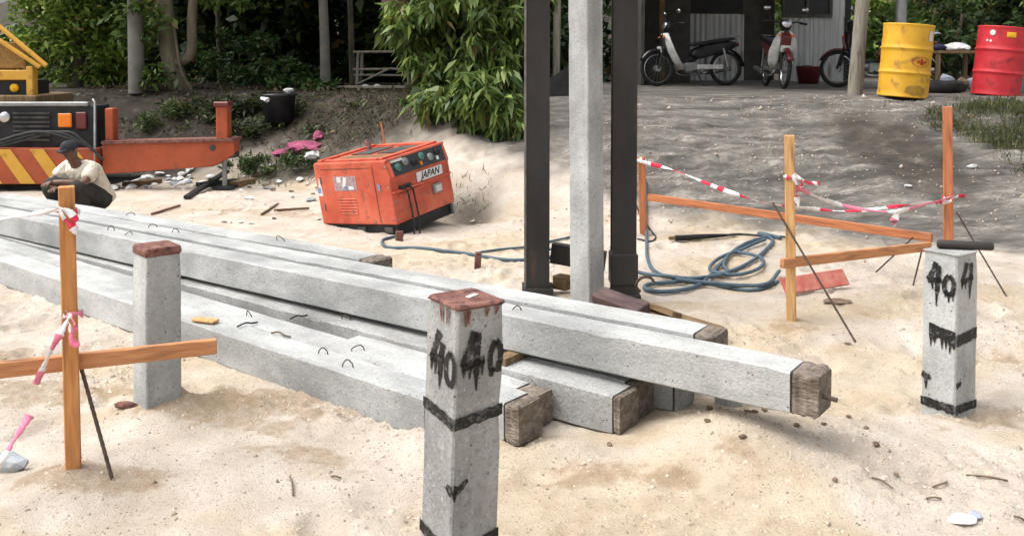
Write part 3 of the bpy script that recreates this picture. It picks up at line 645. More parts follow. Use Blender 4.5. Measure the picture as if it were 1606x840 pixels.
def knot(label, c, yf, tails, seed, mats=('tape_r', 'tape_w'), wd=.035, size=.04):
    t = thing('tape_knot', label, 'tape', c); rr = random.Random(seed)
    loop = [Vector((math.cos(a) * size, math.sin(a) * size * .8, rr.uniform(-.008, .008))) for a in [k * math.pi / 5 for k in range(11)]]
    tape(None, loop, wd * .8, .05, mats, .2, seed, t, 'loop')
    for k, tl in enumerate(tails): tape(None, [Vector(q) for q in tl], wd, .06, mats, .8, seed + k + 1, t, 'tail')
    return t
c = P(107, 330, s4b.y); c.y = s4b.y
knot('bright red tape knot near the top of the left stake', c, 0, [[(-.01, -.045, .01), (.01, -.05, -.02), (.04, -.05, -.05), (.05, -.05, -.075)], [(-.02, -.045, .02), (.03, -.05, .0), (.055, -.05, -.03)]], 4, wd=.030)
c = P(113, 490, s4b.y)
knot('pink tape tied low on the left stake with trailing ends', c, 0, [[(0, -.045, .0), (.02, -.06, -.03), (.03, -.065, -.08), (.055, -.065, -.10)], [(.02, -.05, .01), (-.01, -.06, -.05), (-.05, -.07, -.13), (-.095, -.075, -.23)], [(0, -.045, .02), (.035, -.06, -.02), (.03, -.06, -.06)]], 9, ('tape_p', 'tape_w'), wd=.028)
tape('pink and white tape end trailing in the lower left corner', [G(-70, 775, .03), P(-10, 735, 3.0), P(22, 690, 3.02), P(47, 650, 3.05)], .034, .13, ('tape_p', 'tape_w'), 1.2, 12)
tape('red and white tape sagging from the short stake to the corner stake', [P(1000, 252, s1y - .05), P(1060, 268, 7.5), P(1130, 296, 7.0), P(1200, 318, 6.4), P(1262, 326, 5.9), P(1330, 331, 5.95), P(1400, 324, 6.0), P(1450, 318, 6.03), P(1490, 312, 6.03)], .036, .14, ('tape_r', 'tape_w'), 1.3, 15)
tape('pale tape strip looped from the middle stake to the corner stake', [P(1246, 292, s2b.y + .04), P(1290, 312, 5.5), P(1340, 326, 5.7), P(1400, 332, 5.9), P(1445, 322, 6.0), P(1495, 308, 6.0)], .035, .3, ('tape_w', 'tape_p'), .9, 16)
c = P(1240, 278, s2b.y)
knot('red and white tape knot on the middle stake', c, 0, [[(0, -.045, .02), (.02, -.05, -.03), (.02, -.052, -.10), (.03, -.052, -.16)], [(0, -.045, .0), (.04, -.05, .0), (.05, -.05, -.05)], [(.0, -.04, .02), (.1, .0, -.03), (.2, .1, -.05)]], 21, wd=.034)
c = P(1487, 310, s3y)
knot('red and white tape knot on the tall reddish stake', c, 0, [[(0, -.045, .0), (.05, -.05, .02), (.09, -.05, .02)], [(0, -.05, -.01), (-.06, -.05, -.02), (-.10, -.04, -.03)]], 27, wd=.036)
c = P(1405, 330, 6.0)
tape('crumpled tape flap hanging on the tape left of the tall stake', [c + Vector((.01, -.01, .02)), c + Vector((0, -.02, -.02)), c + Vector((-.02, -.02, -.07)), c + Vector((-.01, -.02, -.10))], .06, .05, ('tape_w', 'tape_p'), .9, 31)
c = P(1006, 252, s1y)
knot('faded tape knot on the short weathered stake', c, 0, [[(0, -.045, .0), (.05, -.05, -.01), (.1, -.06, -.03)], [(0, -.045, .02), (-.05, -.05, .0)]], 35, wd=.034)

# ------------------------------------------------------------------ generator
def generator():
    N0 = G(626, 371); vR = Vector((.45, .62, .10)).normalized()
    vL = Vector((-.80, .56, -.10)); vL = (vL - vR * vL.dot(vR)).normalized(); up = vR.cross(vL).normalized()
    if up.z < 0: up = -up
    WX, WY, H = .93, .78, .66                                  # along left face, along front face, height
    # thing frame: x = along the front face (right/back), y = along the left face (left/back), z = up
    t = thing('welding_generator', 'orange engine generator tilted on the sand', 'generator', matrix=frame(N0, vR, vL, up))
    b0 = .10
    prof = [(0, b0), (0, .48), (-.012, .50), (.035, H), (WX - .01, H), (WX + .0, H - .02), (WX, b0)]      # y,z side outline: sloped control panel
    mb = MB(); n = len(prof); x0, x1 = 0, WY
    vs_ = [(x0, y, z) for y, z in prof] + [(x1, y, z) for y, z in prof]
    mb.add(vs_, [list(range(n)), list(range(n, 2 * n))[::-1]] + [(i, n + i, n + (i + 1) % n, (i + 1) % n) for i in range(n)])
    mb.obj('housing', MAT['orange'], t, bevel=.012)
    MB().box((WY - .05, WX - .04, b0), mat4((WY / 2, WX / 2, b0 / 2 - .001)), ch=.006).obj('skid_base', MAT['black'], t)
    for yy in (.12, .45, .76):
        MB().box((.02, .10, .05), mat4((.018, yy, .05)), ch=.004).obj('skid_slot', MAT['joint'], t)
    MB().box((.028, .028, .09), mat4((WY - .05, -.005, .05))).obj('drain_pipe', MAT['greymetal'], t)
    # top: raised rim around dark plates that paint the shade of a sunken well
    MB().box((WY * .92, .05, .02), mat4((WY / 2, .10, H + .010)), ch=.004).obj('top_rim', MAT['orange'], t)
    MB().box((WY * .92, .05, .02), mat4((WY / 2, WX - .06, H + .010)), ch=.004).obj('top_rim', MAT['orange'], t)
    MB().box((.05, WX * .72, .02), mat4((.05, WX / 2, H + .0095)), ch=.004).obj('top_rim', MAT['orange'], t)
    MB().box((.05, WX * .72, .02), mat4((WY - .06, WX / 2, H + .0095)), ch=.004).obj('top_rim', MAT['orange'], t)
    MB().box((WY * .40, WX * .26, .008), mat4((WY * .62, WX * .33, H + .005))).obj('top_well_shade', MAT['joint'], t)
    MB().box((WY * .40, WX * .26, .008), mat4((WY * .60, WX * .67, H + .005))).obj('top_well_shade', MAT['joint'], t)
    MB().box((WY * .22, WX * .6, .006), mat4((WY * .22, WX * .5, H + .004))).obj('top_panel', MAT['wood_old'], t)
    MB().tube([(WY * .7, WX * .8, H), (WY * .7, WX * .8, H + .05), (WY * .74, WX * .86, H + .08)], .022, 10).obj('exhaust_pipe', MAT['rust'], t)
    # control panel on the sloped front (front = -y side)
    a = math.atan2(.047, .16)
    pm = lambda x, s, o=0.0: Matrix.Translation((x, -.012 + s * math.sin(a) - o * math.cos(a), .50 + s * math.cos(a) + o * math.sin(a))) @ Matrix.Rotation(-a, 4, 'X')
    MB().box((.68, .014, .145), pm(WY * .50, .078, .005), ch=.003).obj('control_panel', MAT['black_gloss'], t)
    for k in range(6):
        x = .12 + k * .105; mmm = pm(x, .085 + (.018 if k % 2 else -.012), .013) @ Matrix.Rotation(R(90), 4, 'X')
        MB().lathe([(.0, .010), (.034, .010), (.036, 0), (.036, -.006)], 16, mmm).obj('gauge', (MAT['tealgreen'], MAT['greymetal'], MAT['black'])[k % 3], t)
    MB().box((.15, .004, .022), pm(.13, .135, .014)).obj('panel_label', MAT['white_dirty'], t)
    for x in (.40, .62): MB().box((.018, .02, .034), pm(x, .045, .016)).obj('switch', MAT['white'] if x > .5 else MAT['amber'], t)
    # frame around the panel
    MB().box((.03, .03, .17), pm(.035, .085, .004), ch=.006).obj('panel_post', MAT['orange'], t); MB().box((.03, .03, .17), pm(WY - .035, .085, .004), ch=.006).obj('panel_post', MAT['orange'], t)
    MB().box((WY - .02, .035, .022), pm(WY / 2, .158, .004), ch=.006).obj('panel_hood', MAT['orange'], t)
    # white plate with lettering below the panel
    pl = MB().box((.34, .006, .085), mat4((.50, -.004, .435))).obj('name_plate', MAT['white'], t)
    cu = bpy.data.curves.new('lettering', 'FONT'); cu.body = 'JAPAN'; cu.size = .085; cu.align_x = 'CENTER'; cu.align_y = 'CENTER'; cu.shear = .35; cu.extrude = .001; cu.offset = .0012
    tmp = bpy.data.objects.new('tmp', cu); C.objects.link(tmp); bpy.context.view_layer.update()
    me = bpy.data.meshes.new_from_object(tmp.evaluated_get(bpy.context.evaluated_depsgraph_get())); bpy.data.objects.remove(tmp)
    link('lettering', me, MAT['paint_black'], pl, mat4((.50, -.0085, .435), (R(90), 0, 0)))
    # ledge below, lower front flap, outlet
    MB().box((WY - .02, .028, .018), mat4((WY / 2 , -.008, .375)), ch=.004).obj('ledge', MAT['orange'], t)
    MB().box((.30, .018, .012), mat4((.22, -.012, .345), (0, -.05, 0)), ch=.003).obj('cable_hook', MAT['orange'], t)
    ob = MB().box((.11, .03, .085), mat4((.56, -.012, .285)), ch=.006).obj('outlet_box', MAT['greymetal'], t)
    MB().box((.075, .01, .055), mat4((.56, -.030, .285))).obj('outlet_cover', MAT['white_dirty'], ob)
    for x in (.14, .21):
        MB().tube(spline([(x - .04, -.012, .40), (x, -.045, .37), (x + .02, -.04, .25), (x + .015, -.05, .1), (x - .03, -.07, -.02), (x - .1, -.10, -.03)], 7), .008, 7).obj('output_cable', MAT['cable_black'], t)
    MB().box((.14, .03, .02), mat4((.16, -.015, .405)), ch=.004).obj('terminal_bar', MAT['black'], t)
    for (y, z) in ((.03, .15), (.03, .42), (.03, .60), (.88, .15), (.88, .62), (.25, .13), (.45, .13), (.65, .13)): MB().lathe([(.001, .005), (.007, .004), (.009, 0)], 8, mat4((-.001, y, z), (0, R(-90), 0))).obj('bolt', MAT['greymetal'], t)
    for (x, z) in ((.03, .14), (.40, .14), (.75, .14), (.75, .34), (.03, .30)): MB().lathe([(.001, .005), (.007, .004), (.009, 0)], 8, mat4((x, -.001, z), (R(90), 0, 0))).obj('bolt', MAT['greymetal'], t)
    for k in range(6): MB().box((.010, .22, .010), mat4((-.002, .55, .20 + k * .026), (0, .5, 0))).obj('louvre', MAT['orange'], t)
    for z in (.26, .50): MB().tube([(-.005, .86, z - .03), (-.005, .86, z + .03)], .007, 8).obj('hinge', MAT['greymetal'], t)
    # left face (x = 0 side): door seams, latch, decals
    for y in (.185, .19 + .02): MB().box((.004, .006, .50), mat4((-.0005, y, .37))).obj('door_seam', MAT['joint'], t) if y < .19 else None
    MB().box((.004, .62, .004), mat4((-.0005, .53, .60))).obj('door_seam', MAT['joint'], t)
    MB().box((.006, .03, .06), mat4((-.002, .14, .43))).obj('latch', MAT['decal_blue'], t)
    d = MB().box((.004, .28, .13), mat4((-.001, .55, .47))).obj('decal', MAT['decal_grey'], t)
    for (y, z, sy, sz, mm_) in ((.62, .505, .05, .05, 'white'), (.555, .475, .035, .10, 'white'), (.49, .43, .09, .03, 'white'), (.54, .43, .06, .03, 'decal_blue'), (.47, .50, .06, .03, 'decal_grey')):
        MB().box((.003, sy, sz), mat4((-.0035, y, z), (.35 if sz > .08 else 0, 0, 0))).obj('decal_mark', MAT[mm_], d)
    d2 = MB().prism([(.86, .36), (.93 - .002, .36), (.925, .43), (.90, .44), (.885, .52), (.865, .50)], .003, Matrix(((0, 0, 1, -.001), (1, 0, 0, 0), (0, 1, 0, 0), (0, 0, 0, 1)))).obj('decal', MAT['white'], t)
    MB().box((.003, .04, .05), mat4((-.0035, .895, .41))).obj('decal_mark', MAT['decal_blue'], d2)
    return t
generator()
for lab, (px, py, h_, wd) in (('rusty steel peg under the generator corner', (626, 380, .10, .06)), ('short rusty peg in the sand holding the cable', (749, 423, .115, .045))):
    p = G(px, py); z = hz(p.x, p.y)
    tag(MB().box((wd, wd * .6, h_ + .08), mat4((p.x, p.y, z + h_ / 2 - .04), (.03, .05, .3)), ch=.004).obj('steel_peg', MAT['rust'], None), lab, 'peg')

# ------------------------------------------------------------------ cables
def cable(label, pix, r, m, lift=0.0, n=10, cat='cable'):
    pts = [G(*p) for p in pix]
    # settle on the sand
    sp = spline(pts, n); out = []
    for k, q in enumerate(sp):
        out.append(ray_to(q, hz(q.x, q.y) + r * .9 + lift))
    for _ in range(10):
        zs = [o_.z for o_ in out]
        for i in range(1, len(out) - 1): out[i].z = (zs[i - 1] + zs[i] + zs[i + 1]) / 3
    return tag(MB().tube(out, r, 8).obj('cable', m), label, cat)
def ray_to(q, z): return Vector((q.x, q.y, z))
cable('dark cable running from the generator corner past the peg to the leaders', [(632, 372), (606, 380), (600, 387), (620, 391), (680, 396), (745, 402), (790, 410), (830, 410), (880, 404), (900, 398)], .013, MAT['cable'])
cable('second thinner cable beside the first one, right of the peg', [(745, 399), (790, 394), (840, 388), (880, 380), (905, 374)], .009, MAT['cable'], .004)
cable('loose grey-blue hose bunch showing between left leader and upright pile', [(862, 393), (880, 396), (893, 408), (872, 410), (885, 400), (900, 392)], .012, MAT['cable'])
cable('blue hose hanging behind the right leader and snaking into the coil', [(1012, 330), (1014, 380), (1016, 410), (1030, 430), (1070, 442), (1120, 447), (1180, 455), (1220, 447)], .013, MAT['cable'])
cable('large outer loop of the blue hose coil on the sand', [(1225, 380), (1190, 372), (1212, 385), (1170, 420), (1110, 438), (1060, 446), (1020, 450), (1012, 456), (1040, 460), (1085, 455), (1110, 440), (1150, 400), (1200, 378)], .014, MAT['cable'], .008)
cable('inner loop of the blue hose coil', [(1000, 432), (1050, 440), (1100, 442), (1140, 432), (1135, 420), (1150, 402), (1190, 410), (1195, 425), (1160, 435), (1115, 430), (1125, 412), (1165, 398), (1200, 384)], .013, MAT['cable'], .018)
cable('straight run of blue hose in front of the coil', [(1060, 446), (1110, 450), (1160, 453), (1205, 452), (1222, 434)], .013, MAT['cable'], .026)
cable('thin dark cable from the right leader to the sand', [(998, 345), (1010, 355), (1028, 372), (1020, 380), (1000, 376)], .008, MAT['cable_black'])
cable('black welding lead leading into the coil', [(1238, 380), (1200, 376), (1160, 372), (1130, 374)], .010, MAT['cable_black'], .012)
hp = [G(1140, 374), G(1110, 378), G(1080, 380), G(1060, 382)]
t = thing('welding_holder', 'black welding holder lying on the sand beside the coil', 'welding tool', (hp[2].x, hp[2].y, hz(hp[2].x, hp[2].y)))
lo = [Vector((q.x, q.y, hz(q.x, q.y) + .03)) - t.location for q in hp]
MB().tube(spline(lo, 6), [.012 + .012 * math.sin(min(1, k / 12) * 1.6) for k in range(19)], 9).obj('handle', MAT['rubber'], t)
MB().box((.06, .03, .03), mat4(lo[-1] + Vector((-.03, 0, 0)), (0, 0, .2)), ch=.006).obj('jaw', MAT['wood_old'], t)
timber('red_plank', 'faded red plank lying on the sand behind the middle stake', G(1228, 449, .075), G(1326, 434, .09), .11, .02, MAT['red_plank'], roll=.9)

# ------------------------------------------------------------------ loose stones, clods, sticks
def lump(r, sq=(1, 1, .6), seed=0, sub=2, rough=.25):
    import bmesh
    bm = bmesh.new(); bmesh.ops.create_icosphere(bm, subdivisions=sub, radius=1); rg_ = random.Random(seed)
    ph = [(Vector((rg_.uniform(-1, 1), rg_.uniform(-1, 1), rg_.uniform(-1, 1))).normalized(), rg_.uniform(.4, .9)) for _ in range(7)]
    for v in bm.verts:
        n = v.co.normalized()
        for d, c in ph:
            k = n.dot(d) - c
            if k > 0: v.co -= d * k * .8
        v.co *= r * (1 + rg_.uniform(-rough, rough) * .4); v.co.x *= sq[0]; v.co.y *= sq[1]; v.co.z *= sq[2]
    me = bpy.data.meshes.new('lump'); bm.to_mesh(me); bm.free(); return me
def put(name, label, cat, px, py, r, sq, m, seed, rz=0, group=None, sink=.25, sub=2, at=None):
    p = at if at is not None else G(px, py); z = hz(p.x, p.y); me = lump(r, sq, seed, sub)
    return tag(link(name, me, m, None, mat4((p.x, p.y, z + r * sq[2] * (1 - sink)), (0, 0, rz))), label, cat, group)
put('stone', 'blue-grey flat stone at the left edge on the sand', 'stone', 22, 742, .075, (1.25, .8, .5), MAT['stone'], 2, .1)
for k, (px, py) in enumerate(((1172, 691), (1245, 665), (1183, 688), (1292, 694), (1250, 700), (1358, 682), (1200, 673), (1112, 683), (1130, 668), (1331, 662), (1372, 722), (1310, 776), (1330, 540), (956, 703), (1405, 757), (1108, 706), (1165, 728))):
    put('dirt_clod', 'small dark dirt clod on the sand right of the stack', 'clod', px, py, random.uniform(.010, .018), (1.3, 1, .6), MAT['clod'], 60 + k, k, 'dark dirt clods right of the stack', sub=1)
put('brown_stone', 'curved brown broken tile lying before the plain pile', 'tile fragment', 196, 655, .05, (1.25, .45, .35), MAT['rust'], 77, -.1)
put('flat_rag', 'dark flat rag on sand behind the middle stake', 'rag', 1312, 481, .07, (1.3, .8, .18), MAT['clod'], 78, 0)
put('crumpled_paper', 'crumpled white and grey plastic in the lower right corner', 'plastic scrap', 1508, 815, .035, (1.5, 1, .5), MAT['bag_white'], 80, .3, sub=3)
put('crumpled_paper', 'small crumpled plastic scrap beside the larger one, lower right', 'plastic scrap', 1530, 808, .022, (1.3, 1, .5), MAT['bag_blue'], 81, .9)
q = G(322, 503, .17); tag(MB().box((.14, .055, .014), ch=.004).obj('broken_board', MAT['wood_pale'], None, mat4((q.x, q.y, .165 + .010), (0, 0, -.35))), 'short pale offcut of board lying on the nearest pile', 'board')
for k, (pa, pb, lab) in enumerate((((372, 512), (404, 505), 'dark bent strip of rubber on top of the nearest lying pile'), ((455, 500), (482, 494), 'dark bent wire on top of the pile next to the overhanging one'), ((425, 522), (456, 528), 'short dark twig on the nearest lying pile, right of the strip'))):
    a = G(*pa, .172); b = G(*pb, .172); tag(MB().tube(spline([a, a.lerp(b, .35) + Vector((0, .02, .006)), a.lerp(b, .7) + Vector((0, -.006, .004)), b], 5), .0045, 6).obj('loose_strip', MAT['cable_black'] if k < 2 else MAT['twig'], None), lab, 'debris')
for k, (pa, pb) in enumerate((((100, 0, 0)[:2], (0, 0)),)): pass
sticks = [((1515, 750), (1580, 755)), ((1463, 767), (1485, 760)), ((1452, 790), (1476, 791)), ((455, 760), (460, 790)), ((1367, 765), (1400, 778)), ((1590, 810), (1606, 812)), ((520, 755), (535, 756)), ((240, 560), (290, 552))]
for k, (pa, pb) in enumerate(sticks):
    a = G(*pa); b = G(*pb); a.z = hz(a.x, a.y) + .004; b.z = hz(b.x, b.y) + .006; mid = a.lerp(b, .5) + Vector((0, random.uniform(-.01, .01), .006))
    tag(MB().tube(spline([a, mid, b], 5), .0035, 6).obj('dry_twig', MAT['twig']), 'thin dry twig lying on the bare sand', 'twig', 'dry twigs on the sand')
# gravel
def gravel():
    n = 9000; x = np.concatenate([RNG.uniform(-2.6, 3.2, n), RNG.uniform(-4, 5, 1500), RNG.uniform(.8, 5.5, 2400)]); y = np.concatenate([RNG.uniform(1.7, 5.2, n), RNG.uniform(5, 9.5, 1500), RNG.uniform(8, 11.4, 2400)])
    keep = ~((np.abs(.63 * x + .775 * y - 3.5) < .62) & (x < .75)); x, y = x[keep], y[keep]
    cl = vnoise(x * 1.5, y * 1.5, 77) + .5; k2 = RNG.random(len(x)) < cl ** 1.6 * 1.6; x, y = x[k2], y[k2]; n = len(x)
    z = height(x, y); r = RNG.uniform(.0025, .0075, n) * (1 + (RNG.random(n) < .05) * 1.2) * np.where(y > 8, 2.4, np.where(y > 5, 1.6, 1))
    base = np.array([(1, 0, 0), (-.5, .85, 0), (-.5, -.85, 0), (0.1, 0, .8), (0, 0, -.6)]); fc = np.array([(0, 1, 3), (1, 2, 3), (2, 0, 3), (1, 0, 4), (2, 1, 4), (0, 2, 4)])
    a = RNG.uniform(0, 6.28, n); cs, sn = np.cos(a), np.sin(a)
    v = base[None] * RNG.uniform(.6, 1.3, (n, 5, 1)); vx = v[..., 0] * cs[:, None] - v[..., 1] * sn[:, None]; vy = v[..., 0] * sn[:, None] + v[..., 1] * cs[:, None]
    co = np.stack([x[:, None] + vx * r[:, None], y[:, None] + vy * r[:, None], z[:, None] + v[..., 2] * r[:, None]], -1).reshape(-1, 3)
    f = (fc[None] + (np.arange(n) * 5)[:, None, None]).reshape(-1, 3)
    return fast_mesh('gravel', co, f)
def crumbs():
    n = 46000; x = RNG.uniform(-2.9, 3.4, n); y = 1.75 + 5.0 * RNG.random(n) ** 1.3
    w_ = np.clip(.10 + 1.5 * sst(-.1, .32, vnoise(x * 1.1 + 7, y * 1.5, 61) + .5 * vnoise(x * 3, y * 3, 62) + vnoise(x * 8, y * 10, 63) * .4), 0, 1)
    for (cx_, cy_, rx_, ry_) in ((-1.15, 3.95, .55, .28), (-1.5, 3.25, .32, .14), (.3, 3.45, .4, .2), (-.3, 2.6, 1.2, .25), (1.95, 3.95, .3, .2), (-2.2, 4.4, .8, .3)): w_ = np.maximum(w_, .95 * np.exp(-((x - cx_) / rx_) ** 2 - ((y - cy_) / ry_) ** 2))
    k_ = (RNG.random(n) < w_) & ~((np.abs(.63 * x + .775 * y - 3.52) < .60) & (x < .62)); x, y = x[k_], y[k_]; n = len(x); z = height(x, y)
    r = RNG.gamma(2.2, .0016, n) + .0015; r = np.minimum(r, .013)
    base = np.array([(1, 0, 0), (-.5, .85, 0), (-.5, -.85, 0), (0.1, 0, .8)]); fc = np.array([(0, 1, 3), (1, 2, 3), (2, 0, 3)])
    v = base[None] * RNG.uniform(.6, 1.4, (n, 4, 1)); a = RNG.uniform(0, 6.28, n); cs, sn = np.cos(a)[:, None], np.sin(a)[:, None]
    co = np.stack([x[:, None] + (v[..., 0] * cs - v[..., 1] * sn) * r[:, None], y[:, None] + (v[..., 0] * sn + v[..., 1] * cs) * r[:, None], z[:, None] - .001 + v[..., 2] * r[:, None]], -1).reshape(-1, 3)
    return fast_mesh('sand_crumbs', co, (fc[None] + (np.arange(n) * 4)[:, None, None]).reshape(-1, 3))
tag(link('sand_crumbs', crumbs(), M('sand_crumbs', (.34, .255, .175), (.62, .545, .45), scale=60, bump=0, world=True, rough=.95, lo=.4, hi=.6)), 'loose crumbs of sand over the trodden ground', 'sand', kind='stuff')
tag(link('gravel', gravel(), M('gravel', (.20, .155, .115), (.50, .44, .36), scale=9, bump=0, world=True)), 'small pebbles and crumbs strewn over the sand', 'gravel', kind='stuff')

# ------------------------------------------------------------------ crouching man
def skin_mesh(name, verts, edges, radii, m, parent, root=0, sub=2):
    me = bpy.data.meshes.new(name); me.from_pydata([tuple(v) for v in verts], edges, []); o = link(name, me, m, parent)
    me.materials.clear() if False else None
    sk = o.modifiers.new('skin', 'SKIN'); sv_ = me.skin_vertices[0].data
    for i, r_ in enumerate(radii): sv_[i].radius = r_ if isinstance(r_, tuple) else (r_, r_); sv_[i].use_root = (i == root)
    sk.use_smooth_shade = True; sb_ = o.modifiers.new('sub', 'SUBSURF'); sb_.levels = sub; sb_.render_levels = sub
    return o
def person():
    gp = G(128, 344); F_ = Vector((-.40, -.9165, 0)); L_ = Vector((.60, -.80, 0))      # facing, his left
    # thing frame: x = forward, y = left
    t = thing('person', 'man in cream shirt and dark cap crouching behind the left stake', 'person', matrix=frame(Vector((gp.x, gp.y, hz(gp.x, gp.y))), F_, -L_ if False else Vector((-F_.y, F_.x, 0)), Vector((0, 0, 1))) @ Matrix.Scale(.93, 4))
    V = []; E = []; Rr = []
    def a(p, r, par=None):
        V.append(p); Rr.append(r)
        if par is not None: E.append((par, len(V) - 1))
        return len(V) - 1
    hip = a((-.20, 0, .22), (.11, .09)); sp1 = a((-.15, 0, .34), (.12, .10), hip); ch_ = a((-.03, 0, .50), (.13, .105), sp1); nk = a((.06, 0, .60), .055, ch_); nk2 = a((.10, 0, .645), .05, nk)
    hd = a((.125, 0, .70), (.075, .085), nk2); hd2 = a((.125, 0, .765), (.07, .08), hd)
    for s_ in (1, -1):
        sh = a((.0, .16 * s_, .535), .058, ch_); el = a((.16, .23 * s_, .41), .043, sh); wr = a((.29, .03 * s_, .405 + .025 * s_), .030, el); pm = a((.34, -.04 * s_, .395 + .025 * s_), (.036, .022), wr)
        for k, (dx, dy) in enumerate(((.06, -.035), (.075, -.012), (.072, .012), (.058, .034))):
            f1 = a((.34 + dx * .6, -.04 * s_ - dy * s_, .390 + .025 * s_), .009, pm); a((.34 + dx * .95, -.05 * s_ - dy * s_ * 1.1, .368 + .025 * s_), .008, f1)
        th = a((.345, -.04 * s_ + .045, .410 + .025 * s_), .010, pm); a((.375, -.045 * s_ + .055, .405 + .025 * s_), .009, th)
        hj = a((-.16, .09 * s_, .19), .085, hip); kn = a((.20, .17 * s_, .38), .066, hj); an = a((.02, .14 * s_, .07), .042, kn); a((.17, .16 * s_, .035), (.042, .03), an)
    body = skin_mesh('body', V, E, Rr, MAT['skin'], t)
    # shirt
    V2 = []; E2 = []; R2 = []
    def b(p, r, par=None):
        V2.append(p); R2.append(r)
        if par is not None: E2.append((par, len(V2) - 1))
        return len(V2) - 1
    h0 = b((-.25, 0, .15), (.19, .16)); h1 = b((-.17, 0, .33), (.185, .16)); h2 = b((-.04, 0, .49), (.175, .14), h1); E2.append((h0, h1)); h3 = b((.045, 0, .575), .085, h2)
    for s_ in (1, -1):
        q = b((.0, .17 * s_, .525), .088, h2); q2 = b((.08, .20 * s_, .475), .078, q); b((.125, .217 * s_, .44), .072, q2)
    skin_mesh('shirt', V2, E2, R2, MAT['shirt'], t, root=1)
    tr = MB()
    tr.lathe([(.001, -.10), (.08, -.085), (.125, -.03), (.13, .03), (.10, .08), (.001, .11)], 20, mat4((-.19, 0, .20)) @ Matrix.Diagonal((1, 1.15, 1, 1)))
    for s_ in (1, -1):
        tr.tube(spline([(-.20, .08 * s_, .19), (-.02, .13 * s_, .28), (.17, .17 * s_, .365), (.215, .175 * s_, .345), (.16, .165 * s_, .24), (.05, .145 * s_, .09)], 5), [.105 - .045 * k / 25 for k in range(26)], 14)
    tr.obj('trousers', MAT['trousers'], t)
    # head details
    hm = mat4((.13, 0, .745), (0, .12, 0))
    MB().lathe([(.001, .080), (.05, .072), (.076, .045), (.084, .012), (.084, .0)], 20, hm @ Matrix.Diagonal((1.05, .92, 1, 1))).obj('cap', MAT['cap'], t)
    MB().prism([(.05, -.07), (.10, -.055), (.135, -.025), (.14, 0), (.135, .025), (.10, .055), (.05, .07)], .010, hm @ mat4((0, 0, .004), (0, .12, 0))).obj('cap_brim', MAT['cap'], t)
    MB().prism([(0, 0), (.028, -.012), (.02, -.04), (0, -.045)], .02, mat4((.205, 0, .735), (R(90), 0, 0))).obj('nose', MAT['skin'], t)
    for s_ in (1, -1):
        MB().lathe([(.001, .01), (.011, .006), (.014, 0), (.011, -.006), (.001, -.01)], 10, mat4((.20, .032 * s_, .738))).obj('eye', MAT['black_gloss'], t)
        MB().lathe([(.001, .026), (.014, .015), (.018, 0), (.014, -.018), (.001, -.03)], 10, mat4((.12, .084 * s_, .725)) @ Matrix.Diagonal((1, .45, 1, 1))).obj('ear', MAT['skin'], t)
        MB().box((.26, .09, .05), mat4((.10, .15 * s_, .024)), ch=.018).obj('shoe', MAT['rubber'], t)
    MB().box((.01, .05, .010), mat4((.196, 0, .672)), ch=.003).obj('mouth', MAT['maroon'], t)
    return t
person()

